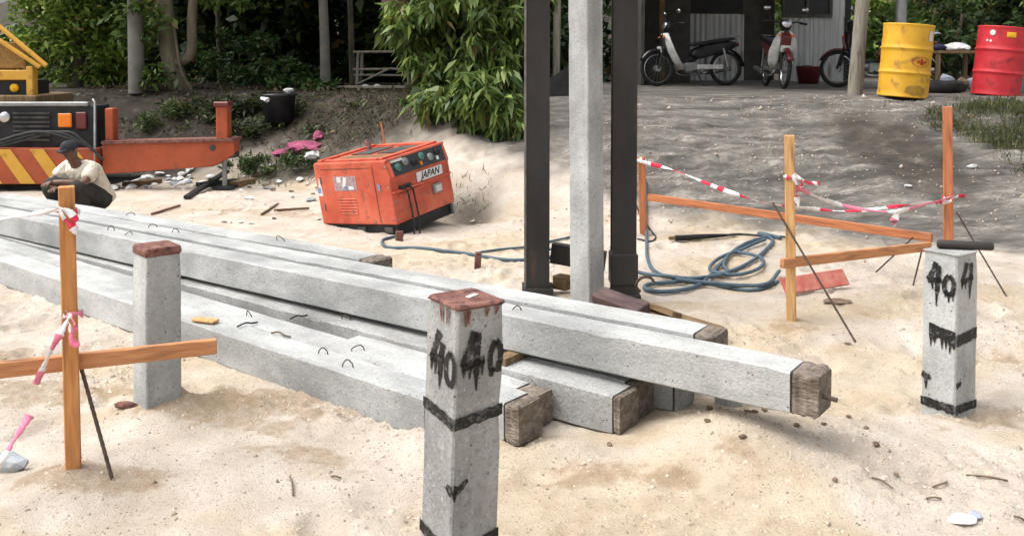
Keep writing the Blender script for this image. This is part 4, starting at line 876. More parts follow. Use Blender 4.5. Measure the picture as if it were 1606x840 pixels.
# ------------------------------------------------------------------ orange / black machine on the left
def rig():
    Y0 = 10.35
    def Q(px, py, dy=0): return P(px, py, Y0 + dy)
    o = Q(80, 320); o.z = hz(o.x, o.y)
    t = thing('piling_machine', 'orange and black piling machine with yellow striped bumper, left background', 'machine', (o.x, o.y, 0))
    def W(name, px0, py0, px1, py1, depth, m, dy=0.0, parent=None, ch=.01):
        a = Q(px0, py0, dy); b = Q(px1, py1, dy); cx, cz = (a.x + b.x) / 2 - o.x, (a.z + b.z) / 2
        ob = MB().box((abs(b.x - a.x), depth, abs(a.z - b.z)), mat4((cx, a.y - o.y + depth / 2, cz)), ch=ch).obj(name, m, t if parent is None else parent); return ob, (cx, a.y - o.y, cz)
    W('engine_house', -160, 166, 152, 232, .35, MAT['black'], .08)
    W('roof_rail', -150, 160, 138, 167, .06, MAT['greymetal'], .05)
    W('bumper', -160, 233, 152, 289, .14, MAT['orange_rig'], -.06)
    for k in range(5):
        x0 = -110 + k * 52; a = Q(x0, 234, -.065); b = Q(x0 + 22, 234, -.065); c_ = Q(x0 + 62, 288, -.065); d = Q(x0 + 38, 288, -.065)
        pl = [(q.x - o.x, q.z) for q in (a, b, c_, d)]
        MB().prism(pl, .004, Matrix(((1, 0, 0, 0), (0, 0, 1, a.y - o.y - .001), (0, 1, 0, 0), (0, 0, 0, 1)))).obj('bumper_stripe', MAT['yellow_rig'], t)
    W('side_reflector', 90, 178, 112, 200, .03, MAT['amber'], .045)
    W('side_plate', 118, 176, 135, 203, .03, MAT['maroon'], .05)
    for (px, py) in ((7, 184), (-60, 184)):
        c_ = Q(px, py, .05); MB().lathe([(.001, .012), (.055, .008), (.062, 0), (.066, -.03)], 16, mat4((c_.x - o.x, c_.y - o.y, c_.z), (R(90), 0, 0))).obj('headlamp', MAT['chrome'], t)
    c_ = Q(152, 160); MB().tube([(Q(152, 290).x - o.x, -.05, Q(152, 290).z), (c_.x - o.x, -.05, c_.z), (Q(146, 156).x - o.x, -.0, Q(146, 156).z)], .014, 8).obj('hand_rail', MAT['greymetal'], t)
    for k in range(7): W('vent_slat', 20, 176 + k * 7, 78, 179 + k * 7, .02, MAT['joint'], .062, ch=0)
    for k in range(3):
        a = Q(-20 + k * 14, 228, .0); b2_ = Q(62 + k * 20, 206, -.02); c2_ = Q(128 + k * 4, 222, -.03)
        MB().tube(spline([Vector((q.x - o.x, q.y - o.y - .06, q.z)) for q in (a, b2_, c2_, Q(156 + k * 5, 238 + k * 6, -.03))], 7), .016, 7).obj('hydraulic_hose', MAT['cable_black'], t)
    # yellow upper frame
    ya = [Q(-60, 10), Q(50, 103), Q(50, 128), Q(-60, 128)]
    for (p_, q_) in ((Q(-70, 2), Q(52, 104)), (Q(-80, 26), Q(42, 106))):
        MB().tube([Vector((p_.x - o.x, .3, p_.z)), Vector((q_.x - o.x, .3, q_.z))], .028, 6, smooth=False).obj('boom_chord', MAT['yellow_rig'], t)
    W('frame_bar', -80, 110, 50, 126, .12, MAT['yellow_rig'], .3); W('frame_post', 40, 104, 52, 152, .12, MAT['yellow_rig'], .29)
    W('frame_panel', -80, 66, 40, 108, .04, M('mesh_guard', (.17, .09, .03), (.30, .17, .05), scale=40, bump=.6), .36)
    W('winch_house', -80, 126, 44, 150, .5, MAT['black'], .36)
    c_ = Q(22, 138, .34); MB().lathe([(.001, .012), (.045, .008), (.05, 0), (.05, -.02)], 14, mat4((c_.x - o.x, c_.y - o.y, c_.z), (R(90), 0, 0))).obj('lamp', MAT['label_yellow'], t)
    W('deck_plate', -100, 150, 56, 164, .9, MAT['wood_old'], .18)
    # long orange side beam with tapered end
    pl = [(Q(158, 226), ), (Q(366, 221), ), (Q(366, 243), ), (Q(332, 262), ), (Q(158, 274), )]
    poly = [(q[0].x - o.x, q[0].z) for q in pl]
    bm_ = MB().prism(poly, .22, Matrix(((1, 0, 0, 0), (0, 0, 1, .14), (0, 1, 0, 0), (0, 0, 0, 1)))).obj('side_beam', MAT['orange_rig'], t, bevel=.01)
    e = [Q(158, 222), Q(368, 217), Q(368, 221.5), Q(158, 226.5)]
    MB().prism([(q.x - o.x, q.z) for q in e], .26, Matrix(((1, 0, 0, 0), (0, 0, 1, .14), (0, 1, 0, 0), (0, 0, 0, 1)))).obj('beam_flange', MAT['rust'], bm_)
    c_ = Q(332, 232, 0); MB().lathe([(.001, .003), (.035, .003), (.036, 0), (.036, -.01)], 14, mat4((c_.x - o.x, .028, c_.z), (R(90), 0, 0))).obj('pin_hole', MAT['joint'], bm_)
    W('outrigger_post', 338, 166, 357, 219, .16, MAT['orange_rig'], .05); W('outrigger_head', 334, 160, 358, 168, .2, MAT['maroon'], .03)
    W('support_post', 164, 170, 178, 222, .14, MAT['orange_rig'], .1)
    W('outrigger_sleeve', 334, 238, 368, 248, .2, MAT['joint'], .04); 
    a = Q(352, 246, .12); MB().tube([(a.x - o.x, .12, a.z), (a.x - o.x, .12, .04)], .028, 12).obj('outrigger_jack', MAT['greymetal'], t); MB().box((.22, .22, .03), mat4((a.x - o.x, .12, .04))).obj('outrigger_foot', MAT['black'], t)
    # dark running gear
    W('chassis', -160, 290, 150, 312, 1.0, MAT['black'], .1)
    for px in (-110, 0, 110):
        c_ = Q(px, 302); MB().lathe([(.12, -.13), (.25, -.13), (.28, -.10), (.28, .10), (.25, .13), (.12, .13), (.10, .10), (.001, .10)], 24, mat4((c_.x - o.x, .22, .28), (R(90), 0, 0))).obj('wheel', MAT['rubber'], t)
    W('skid', 150, 280, 205, 284, .3, MAT['black'], .1)
    return t
rig()

# ------------------------------------------------------------------ drums
def drum(label, px, py_base, Yd, mt, rz, tilt):
    b = P(px, py_base, Yd); z = hz(b.x, b.y)
    t = thing('oil_drum', label, 'drum', matrix=Matrix.Translation((b.x, b.y, z - .012)) @ Matrix.Rotation(tilt, 4, 'Y') @ Matrix.Rotation(rz, 4, 'Z'), group='oil drums on the terrace')
    r = .29; H = .88; pr = [(.27, .012), (r + .004, .0), (r + .006, .012), (r, .025)]
    def corr(z0, z1, n):
        return [(r - .004 * (k % 2), z0 + (z1 - z0) * k / n) for k in range(n + 1)]
    pr += corr(.06, .26, 8) + [(r, .275), (r + .012, .29), (r + .012, .30), (r, .315)] + corr(.34, .54, 2) + [(r, .565), (r + .012, .58), (r + .012, .59), (r, .605)] + corr(.64, .82, 2) + [(r, .855), (r + .006, .868), (r + .004, H), (r - .012, H), (r - .014, H - .015), (.001, H - .016)]
    MB().lathe(pr, 48).obj('shell', mt, t)
    for (a, d, rr) in ((.4, .2, .032), (3.4, .2, .018)):
        MB().lathe([(.001, .016), (rr, .016), (rr, 0)], 14, mat4((d * math.cos(a), d * math.sin(a), H - .016))).obj('bung', MAT['greymetal'], t)
    return t, r
def on_drum(name, t, r, polys, m, a0, z0, mi=0):
    # flat print wrapped on the drum: polygons in metres (u around, v up)
    mb = MB()
    for pl in polys:
        n = len(pl); cu_ = sum(q[0] for q in pl) / n; cv_ = sum(q[1] for q in pl) / n; vs_ = []; K = 4
        for k in range(K + 1):
            for (u, v) in pl:
                f = .02 + .98 * k / K; uu = cu_ + (u - cu_) * f; vv = cv_ + (v - cv_) * f; vs_.append(((r + .004) * math.cos(a0 + uu / r), (r + .004) * math.sin(a0 + uu / r), z0 + vv))
        mb.add(vs_, [(k * n + i, k * n + (i + 1) % n, (k + 1) * n + (i + 1) % n, (k + 1) * n + i) for k in range(K) for i in range(n)])
    return mb.obj(name, m, t)
def ring(rx, ry, w_, n=28): return [[(rx * math.cos(a), ry * math.sin(a)), (rx * math.cos(b), ry * math.sin(b)), ((rx - w_) * math.cos(b), (ry - w_) * math.sin(b)), ((rx - w_) * math.cos(a), (ry - w_) * math.sin(a))] for a, b in [(2 * math.pi * k / n, 2 * math.pi * (k + 1) / n) for k in range(n)]]
yd, r = drum('yellow steel oil drum with a red oval mark, beside the leaning post', 1415, 150, 11.25, MAT['yellow_drum'], 0, R(4.5))
A0 = R(-90) + .25
on_drum('printed_oval', yd, r, ring(.115, .062, .006), MAT['logo_red'], A0, .43)
pp = [[(-.075, 0), (-.045, .018), (-.02, .006), (-.03, -.012)], [(-.012, .036), (.012, .036), (.016, .004), (-.016, .004)], [(.02, .006), (.06, .02), (.078, .0), (.03, -.012)], [(-.02, -.006), (.02, -.006), (.026, -.036), (-.022, -.032)], [(-.03, -.004), (.03, -.004), (.03, .004), (-.03, .004)], [(-.066, -.014), (-.04, -.016), (-.04, -.022), (-.062, -.02)], [(.036, -.018), (.064, -.012), (.06, -.02), (.036, -.024)]]
on_drum('printed_mark', yd, r + .001, pp, MAT['logo_red'], A0, .43)
on_drum('worn_patch', yd, r - .0005, [[(-.02, .68), (.05, .69), (.055, .80), (.0, .82), (-.03, .76)]], MAT['white_dirty'], A0 + .35, 0)
on_drum('rust_patch', yd, r, [[(.13 * math.cos(k * .4) * (1 + .12 * math.sin(k * 2.3)), .09 + .06 * math.sin(k * .4) * (1 + .15 * math.sin(k * 3.1))) for k in range(16)]], MAT['dirt_stain'], A0 - .15, 0)
rd, r = drum('red steel oil drum with a yellow label at the right edge', 1561, 144, 11.9, MAT['red_drum'], 0, R(5.5))
B0 = R(-90) - .12
on_drum('yellow_label', rd, r, [[(-.055, -.032), (.055, -.032), (.055, .032), (-.055, .032)]], MAT['label_yellow'], B0, .775)
on_drum('round_sticker', rd, r, [[(.036 * math.cos(k * .5), .036 * math.sin(k * .5)) for k in range(12)]], MAT['white_dirty'], B0 - .75, .79)
on_drum('round_sticker', rd, r, [[(.016 * math.cos(k * .5), .016 * math.sin(k * .5)) for k in range(12)]], MAT['white_dirty'], B0 - .95, .69)
on_drum('round_sticker', rd, r, [[(.016 * math.cos(k * .5), .016 * math.sin(k * .5)) for k in range(12)]], MAT['white_dirty'], B0 - .80, .685)

# ------------------------------------------------------------------ mopeds
def moped(label, loc, rz, body, shield, seatm, group='mopeds parked by the shed', lean=0.0, plate=True):
    t = thing('moped', label, 'motorcycle', matrix=Matrix.Translation(loc) @ Matrix.Rotation(rz, 4, 'Z') @ Matrix.Rotation(lean, 4, 'X'), group=group)
    def wheel(x):
        w_ = MB().lathe([(.235, -.022), (.262, -.032), (.285, -.02), (.29, 0), (.285, .02), (.262, .032), (.235, .022), (.232, 0), (.235, -.022)], 32, mat4((x, 0, .29), (R(90), 0, 0))).obj('wheel', MAT['rubber'], t)
        MB().lathe([(.222, -.018), (.236, -.016), (.236, .016), (.222, .018), (.222, -.018)], 32, mat4((x, 0, .29), (R(90), 0, 0))).obj('rim', MAT['chrome'], w_)
        sp = MB()
        for k in range(18):
            a = k * math.pi / 9; s_ = .02 if k % 2 else -.02; sp.tube([(x + .03 * math.cos(a), s_, .29 + .03 * math.sin(a)), (x + .226 * math.cos(a + .2), 0, .29 + .226 * math.sin(a + .2))], .0022, 4)
        sp.obj('spokes', MAT['greymetal'], w_)
        MB().tube([(x, -.05, .29), (x, .05, .29)], .05, 14).obj('hub', MAT['greymetal'], w_)
        return w_
    wheel(.62); wheel(-.60)
    for s_ in (-1, 1):
        MB().tube([(.62, .065 * s_, .29), (.555, .06 * s_, .52), (.47, .05 * s_, .78)], [.018, .022, .02], 8).obj('fork_leg', MAT['black'], t)
        MB().tube([(-.60, .085 * s_, .30), (-.52, .09 * s_, .62)], .020, 8).obj('shock_absorber', MAT['chrome'], t)
    # front fender
    fd = MB(); n = 12; rad = .315
    pr = [(a_, w_) for a_, w_ in ((-.055, -.02), (-.03, .008), (0, .014), (.03, .008), (.055, -.02))]
    vs_ = []
    for k in range(n + 1):
        a = R(25) + R(130) * k / n
        for y, dz in pr: vs_.append((.62 + (rad + dz) * math.cos(a), y, .29 + (rad + dz) * math.sin(a)))
    fd.add(vs_, [(k * 5 + j, k * 5 + j + 1, (k + 1) * 5 + j + 1, (k + 1) * 5 + j) for k in range(n) for j in range(4)], 0, True); fo = fd.obj('front_fender', body, t); fo.modifiers.new('th', 'SOLIDIFY').thickness = .006
    # steering column cover and headlamp
    MB().tube([(.50, 0, .62), (.44, 0, .80), (.38, 0, .95)], [.05, .055, .05], 12).obj('steering_column', MAT['black'], t)
    cw = MB().lathe([(.001, .07), (.05, .065), (.085, .035), (.095, -.02), (.07, -.09), (.001, -.11)], 18, mat4((.42, 0, .965), (0, R(75), 0))).obj('headlamp_cowl', MAT['black'], t)
    MB().lathe([(.001, .012), (.055, .008), (.07, -.005)], 18, mat4((.490, 0, .985), (0, R(75), 0))).obj('headlamp', MAT['chrome'], cw)
    hb = MB().tube(spline([(.28, -.33, 1.0), (.32, -.2, 1.02), (.36, -.06, .99), (.36, .06, .99), (.32, .2, 1.02), (.28, .33, 1.0)], 5), .013, 8).obj('handlebar', MAT['black'], t)
    for s_ in (-1, 1):
        MB().tube([(.29, .24 * s_, 1.008), (.272, .35 * s_, .998)], .019, 10).obj('grip', MAT['rubber'], hb)
        MB().tube([(.33, .19 * s_, 1.02), (.35, .25 * s_, 1.12), (.35, .28 * s_, 1.17)], .006, 6).obj('mirror_stem', MAT['black'], hb)
        MB().lathe([(.001, .012), (.04, .010), (.05, 0), (.035, -.02), (.001, -.028)], 16, mat4((.352, .285 * s_, 1.205), (0, R(-80), 0)) @ Matrix.Diagonal((.8, 1.2, 1, 1))).obj('mirror', MAT['chrome'], hb)
    # leg shield: two curved wings and a centre front panel
    for s_ in (-1, 1):
        mb = MB(); rows = [(.47, .86, .045, .09), (.45, .72, .06, .17), (.40, .56, .06, .21), (.31, .40, .06, .20), (.22, .27, .05, .13)]
        vs_ = []
        for (x, z, y0, y1) in rows:
            for k in range(5):
                f = k / 4; vs_.append((x + .05 * (1 - f) - .02 * f * f, (y0 * (1 - f) + y1 * f) * s_, z))
        mb.add(vs_, [(i * 5 + j, i * 5 + j + 1, i * 5 + j + 6, i * 5 + j + 5) for i in range(4) for j in range(4)], 0, True)
        o_ = mb.obj('leg_shield', shield, t); o_.modifiers.new('th', 'SOLIDIFY').thickness = .012
    MB().prism([(.50, .86), (.56, .78), (.545, .66), (.50, .57), (.45, .60), (.44, .84)], .15, Matrix(((1, 0, 0, 0), (0, 0, 1, 0), (0, 1, 0, 0), (0, 0, 0, 1)))).obj('front_panel', body, t, bevel=.02)
    for s_ in (-1, 1): MB().box((.03, .05, .03), mat4((.53, .10 * s_, .80)), ch=.008).obj('indicator', MAT['amber'], t)
    if plate: MB().box((.006, .17, .10), mat4((.575, 0, .60), (0, .15, 0)), ch=.002).obj('number_plate', MAT['white_dirty'], t)
    # frame, engine, body
    MB().tube(spline([(.44, 0, .70), (.30, 0, .46), (.10, 0, .40), (-.15, 0, .50), (-.45, 0, .66)], 5), .035, 10).obj('frame_tube', MAT['black'], t)
    MB().prism([(.05, .50), (.0, .60), (-.2, .68), (-.62, .74), (-.80, .72), (-.74, .62), (-.45, .52), (-.1, .44)], .20, Matrix(((1, 0, 0, 0), (0, 0, 1, 0), (0, 1, 0, 0), (0, 0, 0, 1)))).obj('tail_body', body, t, bevel=.03)
    MB().prism([(.06, .66), (.0, .72), (-.2, .735), (-.4, .77), (-.72, .80), (-.74, .76), (-.4, .70), (-.1, .66)], .25, Matrix(((1, 0, 0, 0), (0, 0, 1, 0), (0, 1, 0, 0), (0, 0, 0, 1)))).obj('seat', seatm, t, bevel=.02)
    en = MB().box((.26, .18, .17), mat4((.02, 0, .30)), ch=.03).obj('engine', MAT['greymetal'], t)
    MB().tube([(.12, 0, .32), (.28, 0, .34)], .06, 12).obj('cylinder', MAT['greymetal'], en)
    MB().tube(spline([(.26, -.05, .30), (.2, -.11, .20), (-.05, -.13, .19), (-.25, -.14, .22)], 5), .016, 8).obj('exhaust_pipe', MAT['chrome'], t)
    MB().tube([(-.25, -.14, .22), (-.32, -.14, .23), (-.76, -.15, .29)], [.02, .042, .04], 12).obj('muffler', MAT['chrome'], t)
    MB().box((.46, .02, .075), mat4((-.28, .10, .31)), ch=.008).obj('chain_cover', MAT['white_dirty'], t)
    for s_ in (-1, 1): MB().tube([(.02, .06 * s_, .24), (.02, .22 * s_, .25)], .013, 8).obj('foot_peg', MAT['rubber'], t)
    MB().tube([(-.05, .08, .22), (-.10, .20, .01)], .010, 6).obj('side_stand', MAT['black'], t)
    MB().box((.05, .13, .06), mat4((-.80, 0, .68)), ch=.012).obj('tail_lamp', MAT['maroon'], t)
    rf_ = MB(); vs_ = []
    for k in range(9):
        a = R(70) + R(105) * k / 8
        for y in (-.06, 0, .06): vs_.append((-.60 + .32 * math.cos(a), y, .29 + .32 * math.sin(a)))
    rf_.add(vs_, [(k * 3 + j, k * 3 + j + 1, k * 3 + j + 4, k * 3 + j + 3) for k in range(8) for j in range(2)], 0, True); q = rf_.obj('rear_fender', MAT['black'], t); q.modifiers.new('th', 'SOLIDIFY').thickness = .006
    rk = MB()
    for s_ in (-1, 1): rk.tube(spline([(-.45, .10 * s_, .79), (-.70, .11 * s_, .83), (-.86, .08 * s_, .83)], 4), .008, 6)
    rk.tube([(-.86, -.08, .83), (-.86, .08, .83)], .008, 6); rk.obj('rear_rack', MAT['chrome'], t)
    return t
def terr(px, py, Y): p = P(px, py, Y); p.z = hz(p.x, p.y); return p
moped('dark moped with white leg shield parked side-on under the shed roof', terr(1086, 134, 15.2), R(180 + 14), MAT['black_gloss'], MAT['white_dirty'], MAT['black'], lean=R(3))
moped('white moped with maroon front facing the camera in the shed', terr(1214, 140, 14.4), R(-93), MAT['maroon'], MAT['white_dirty'], MAT['black'], lean=R(-4))
moped('dark maroon moped half hidden behind the leaning wooden post', terr(1378, 136, 14.2), R(180 - 35), MAT['maroon'], MAT['black'], MAT['black'], lean=R(3), plate=False)

# ------------------------------------------------------------------ shed
def corrugated(w_, h_, pitch=.11, amp=.018):
    n = int(w_ / pitch * 8); mb = MB(); vs_ = []
    for i in range(n + 1):
        x = w_ * i / n; ph = (x / pitch) % 1; y = amp if ph < .35 else (amp * (1 - (ph - .35) / .15) if ph < .5 else (0 if ph < .85 else amp * (ph - .85) / .15))
        vs_ += [(x, -y, 0), (x, -y, h_)]
    mb.add(vs_, [(2 * i, 2 * i + 2, 2 * i + 3, 2 * i + 1) for i in range(n)]); return mb
def shed():
    YB = 18.6
    a = P(996, 115, YB); b = P(1312, 115, YB); z0 = TERR - .02
    t = thing('tin_shed', 'open-fronted tin shed with corrugated walls and added roof out of view', 'shed', (a.x, YB, z0)); Wd = b.x - a.x
    def X(px): return P(px, 100, YB).x - a.x
    def Z(py): return P(1200, py, YB).z - z0
    # back wall: board, corrugated sheet, dark doorway, bright corrugated sheet
    MB().box((X(1060) - X(996) + .02, .05, 2.6), mat4(((X(1060) + X(996)) / 2, -1.4, 1.3))).obj('wall_board', MAT['ply'], t)
    for k, (p0, p1, py, mname) in enumerate(((1056, 1112, 22, 'tin'), (1111.5, 1166, 23, 'tin'), (1216, 1264, 26, 'tin'), (1263.5, 1312, 26, 'tin'))):
        o_ = corrugated(X(p1) - X(p0), Z(py)).obj('wall_sheet', MAT[mname], t, mat4((X(p0), (0 if k < 2 else -.45) - .002 * (k % 2), .0)))
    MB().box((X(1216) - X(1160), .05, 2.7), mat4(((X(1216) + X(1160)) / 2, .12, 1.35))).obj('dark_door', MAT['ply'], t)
    MB().box((X(1166) - X(1060), .05, 1.2), mat4(((X(1166) + X(1060)) / 2, .10, Z(22) + .6))).obj('upper_dark_sheet', MAT['black'], t)  # black sheet paints the dark opening above the tin
    # window
    wz = Z(27); fr = thing.__globals__['bpy'].data.objects.new('window', None)
    C.objects.link(fr); fr.parent = t; fr.matrix_local = mat4((X(1215), -.47, wz))
    ww = X(1291) - X(1215)
    MB().box((ww, .02, 1.0), mat4((ww / 2, .04, .5))).obj('pane', MAT['dark_glass'], fr)
    for (x, sx, z, sz) in ((0.02, .05, .5, 1.0), (ww - .02, .05, .5, 1.0), (ww / 2, .045, .5, 1.0), (ww / 2, ww, .0, .06)): MB().box((sx, .05, sz), mat4((x, 0 - .004 * (sx > .5), z))).obj('frame', MAT['ply'], fr)
    o_ = corrugated(X(1312) - X(1291), 1.2).obj('wall_sheet', MAT['tin'], t, mat4((X(1291), -.448, wz - .03)))
    MB().box((.09, .09, 2.9), mat4((X(1312) + .03, -.5, 1.45))).obj('post', MAT['black'], t)
    MB().box((.10, .10, 2.9), mat4((X(1012), -2.0, 1.45))).obj('post', MAT['wood_old'], t)
    MB().box((.05, 3.4, 2.5), mat4((-.3, -1.5, 1.25))).obj('side_wall', MAT['ply'], t)
    MB().box((.09, .09, 2.9), mat4((Wd + 2.2, -6.0, 1.45))).obj('post', MAT['wood_grey'], t)
    # roof: corrugated, falling to the front
    rw = X(1238) + .55; rl = 6.6; rm = corrugated(rw, rl, .15, .02)  # out of view, added to darken the inside; narrowed to light the right sheets
    rm.obj('roof', MAT['tin_roof'], t, Matrix.Translation((-.55, .6, 2.95)) @ Matrix.Rotation(R(90 + 4), 4, 'X'))
    for k in range(4): MB().box((rw, .06, .09), mat4((-.55 + rw / 2, -.0 - k * 1.7, 2.86 - k * .117))).obj('rafter', MAT['wood_old'], t)
    return t
shed()
# leaning wooden post in front, metal post behind the drum
pb = terr(1340, 148, 11.9); pt = P(1353, 0, 11.9); pt = pb + (pt - pb) * 2.4
mb = MB(); mb.tube([pb + Vector((0, 0, -.1)), pb.lerp(pt, .2), pb.lerp(pt, .5), pt], [.10, .088, .085, .075], 12)
tag(mb.obj('wooden_post', MAT['wood_grey']), 'rough grey wooden post leaning beside the yellow drum', 'post')
pb = terr(1411, 120, 13.2); tag(MB().tube([pb, pb + Vector((.01, 0, 3))], .075, 14).obj('metal_pole', MAT['greymetal']), 'grey metal pole rising behind the yellow drum', 'pole')
pb = terr(872, 175, 12.2); tag(MB().tube([pb, pb + Vector((.03, 0, 3))], .05, 10).obj('wooden_pole', MAT['wood_grey']), 'thin grey wooden pole seen between left leader and upright pile', 'pole')
pb = terr(878, 205, 11.3); tag(MB().prism([(-.16, 0), (.16, 0), (.16, .40), (-.16, .20)], .03, Matrix.Translation(pb) @ Matrix.Rotation(R(90), 4, 'X')).obj('dark_sheet', MAT['black']), 'dark slanted sheet leaning behind the left leader', 'sheet')
# things between the drums
def table():
    p = terr(1492, 130, 13.2); t = thing('low_table', 'small dark table between the drums', 'table', p)
    MB().box((.62, .4, .04), mat4((0, 0, .55)), ch=.006).obj('table_top', MAT['wood_old'], t)
    for a in (-1, 1):
        for b in (-1, 1): MB().box((.05, .05, .55), mat4((.27 * a, .16 * b, .265))).obj('leg', MAT['wood_old'], t)
    return p
p = table()
me = lump(.17, (1.25, .8, .38), 91, 3); tag(link('cloth_bundle', me, MAT['bag_white'], None, mat4((p.x + .08, p.y, p.z + .63))), 'white cloth bundle on the small table between the drums', 'cloth')
me = lump(.10, (1.2, .9, .5), 92, 2); tag(link('cloth_bundle', me, M('dark_blue_cloth', (.02, .02, .06), (.04, .04, .1)), None, mat4((p.x - .22, p.y - .05, p.z + .62))), 'dark blue cloth beside the white bundle', 'cloth')
for k, (dx, dy, r_, m_) in enumerate(((-.18, -.28, .13, 'bag_blue'), (.04, -.25, .10, 'clod'), (.20, -.22, .11, 'bag_blue'))):
    lab = ('grey sack under the small table, nearest the yellow drum', 'brown sack in the middle under the small table', 'grey sack under the small table, nearest the red drum')[k]
    me = lump(r_, (1, .8, 1.1), 95 + k, 2); tag(link('sack', me, MAT[m_], None, mat4((p.x + dx, p.y + dy, p.z + r_ * .95))), lab, 'sack')
def tyre(label, px, py, Y, tilt=0):
    p = terr(px, py, Y); return tag(MB().lathe([(.17, -.07), (.27, -.08), (.30, -.04), (.30, .04), (.27, .08), (.17, .07), (.17, -.07)], 28, Matrix.Translation(p + Vector((0, 0, .085))) @ Matrix.Rotation(tilt, 4, 'X')).obj('tyre', MAT['rubber']), label, 'tyre')
tyre('black tyre lying flat between the two drums', 1474, 132, 12.7)
p = terr(1268, 128, 16.4)
t = thing('red_basin', 'dark red basket on the floor beside the white moped', 'basket', p)
MB().lathe([(.001, .01), (.17, .0), (.22, .30), (.225, .31), (.21, .30), (.16, .02), (.001, .02)], 20).obj('bowl', MAT['maroon'], t); me = lump(.14, (1.2, 1, .5), 99, 2); link('contents', me, MAT['black'], t, mat4((0, 0, .27)))
p = terr(1602, 128, 12.6); t = thing('teal_crate', 'teal plastic crate cut off by the right edge', 'crate', p)
for (x, y, sx, sy) in ((0, -.15, .34, .02), (0, .15, .34, .02), (-.17, 0, .02, .28), (.17, 0, .02, .28)): MB().box((sx, sy, .3), mat4((x, y, .16)), ch=.003).obj('side', MAT['teal'], t)
MB().box((.32, .28, .02), mat4((0, 0, .02))).obj('base', MAT['teal'], t)

# ------------------------------------------------------------------ vegetation
def leaf_mesh(name, cen, size, aspect, droop, cols, spread=1.0):
    n = len(cen); az = RNG.uniform(0, 2 * np.pi, n); el = RNG.normal(-droop, .55 * spread, n)
    d = np.stack([np.cos(az) * np.cos(el), np.sin(az) * np.cos(el), np.sin(el)], -1)
    up = RNG.normal(0, .5, (n, 3)) + np.array([0, 0, 1.0]); s = np.cross(d, up); s /= np.linalg.norm(s, axis=1, keepdims=True) + 1e-9
    nn = np.cross(s, d); L_ = size * RNG.uniform(.4, 1.45, n)[:, None]; W_ = L_ * aspect * .5
    v0 = cen; v1 = cen + d * L_ * .45 + s * W_ + nn * L_ * .06; v2 = cen + d * L_ - nn * L_ * .10; v3 = cen + d * L_ * .45 - s * W_ + nn * L_ * .06
    co = np.stack([v0, v1, v2, v3], 1).reshape(-1, 3); f = (np.arange(n) * 4)[:, None] + np.array([0, 1, 2, 3])
    me = fast_mesh(name, co, f); c = np.concatenate([cols, np.ones((n, 1))], 1)
    at_ = me.color_attributes.new('leaf_colour', 'FLOAT_COLOR', 'POINT'); at_.data.foreach_set('color', np.repeat(c, 4, 0).astype(np.float32).ravel())
    return me
def clumps(center, rad, k, n, cr, shell=.55):
    u = RNG.normal(0, 1, (k, 3)); u /= np.linalg.norm(u, axis=1, keepdims=True); rr = RNG.uniform(shell, 1, (k, 1)); c = np.array(center) + u * rr * np.array(rad)
    j = RNG.integers(0, k, n); w_ = RNG.uniform(.6, 1.5, k)[j][:, None]
    off = RNG.normal(0, 1, (n, 3)); off /= np.linalg.norm(off, axis=1, keepdims=True); off *= RNG.random((n, 1)) ** .45
    return c[j] + off * w_ * cr * np.array([1, 1, .75]), j
def colours(n, base, tip, j=None, var=.35):
    t_ = RNG.random((n, 1)); c = np.array(base) * (1 - t_) + np.array(tip) * t_
    if j is not None: c = c * RNG.uniform(1 - var, 1 + var, j.max() + 1)[j][:, None]
    dead = RNG.random(n) < .035; c[dead] = np.array([.20, .14, .05]) * RNG.uniform(.6, 1.3, (dead.sum(), 1))
    return np.clip(c * RNG.uniform(.7, 1.3, (n, 1)), 0, .5)
G1, G2 = (.05, .10, .024), (.16, .23, .06)
def tree(name, label, base, trunk, crowns, group='trees behind the work site', bark='bark', cat='tree', lsize=.1, asp=.45, droop=.3, g1=G1, g2=G2, spread=1.0):
    t = thing(name, label, cat, base, 0, group); B = Vector(base)
    if trunk:
        mb = MB()
        for (pts, r0, r1) in trunk:
            sp = spline([Vector(q) - B for q in pts], 6); k = len(sp); mb.tube(sp, [r0 + (r1 - r0) * i / (k - 1) for i in range(k)], 10)
        mb.obj('trunk', MAT[bark], t)
    cs, cl = [], []
    for (c_, rad, k, n, cr) in crowns:
        q, j = clumps(c_, rad, k, n, cr); cs.append(q); cl.append(colours(n, g1, g2, j))
    q = np.concatenate(cs); cc = np.concatenate(cl)
    keep = q[:, 2] > height(q[:, 0], q[:, 1]) + .02; q, cc = q[keep], cc[keep]
    link('crown', leaf_mesh(name, q - np.array(base), lsize, asp, droop, cc, spread), LEAF, t)
    return t
def gz(px, Y): p = P(px, 120, Y); return (p.x, Y, hz(p.x, Y))
def Pt(px, py, Y): return tuple(P(px, py, Y))

# big leafy tree on the left
b = gz(120, 14.6)
tree('leafy_tree', 'bushy bright green tree behind the yellow machine frame', b, [([b, Pt(125, 60, 14.6), Pt(118, -60, 14.6), Pt(120, -200, 14.6)], .10, .05)],
     [(Pt(130, 70, 14.5), (.95, .7, .75), 42, 5200, .26), (Pt(95, 10, 14.4), (.75, .7, .8), 34, 4000, .26), (Pt(175, 0, 14.3), (.8, .7, .8), 30, 4000, .26), (Pt(140, -160, 14.6), (1.7, 1.2, 1.1), 40, 4500, .4)], lsize=.105, asp=.5, g1=(.07, .14, .022), g2=(.27, .37, .075))
# pole in front of the trees
pb = gz(214, 13.4); tag(MB().tube([pb, (pb[0] - .0, pb[1], pb[2] + 6)], [.115, .08], 14).obj('utility_pole', MAT['pole_conc']), 'grey concrete utility pole behind the orange beam', 'utility pole')
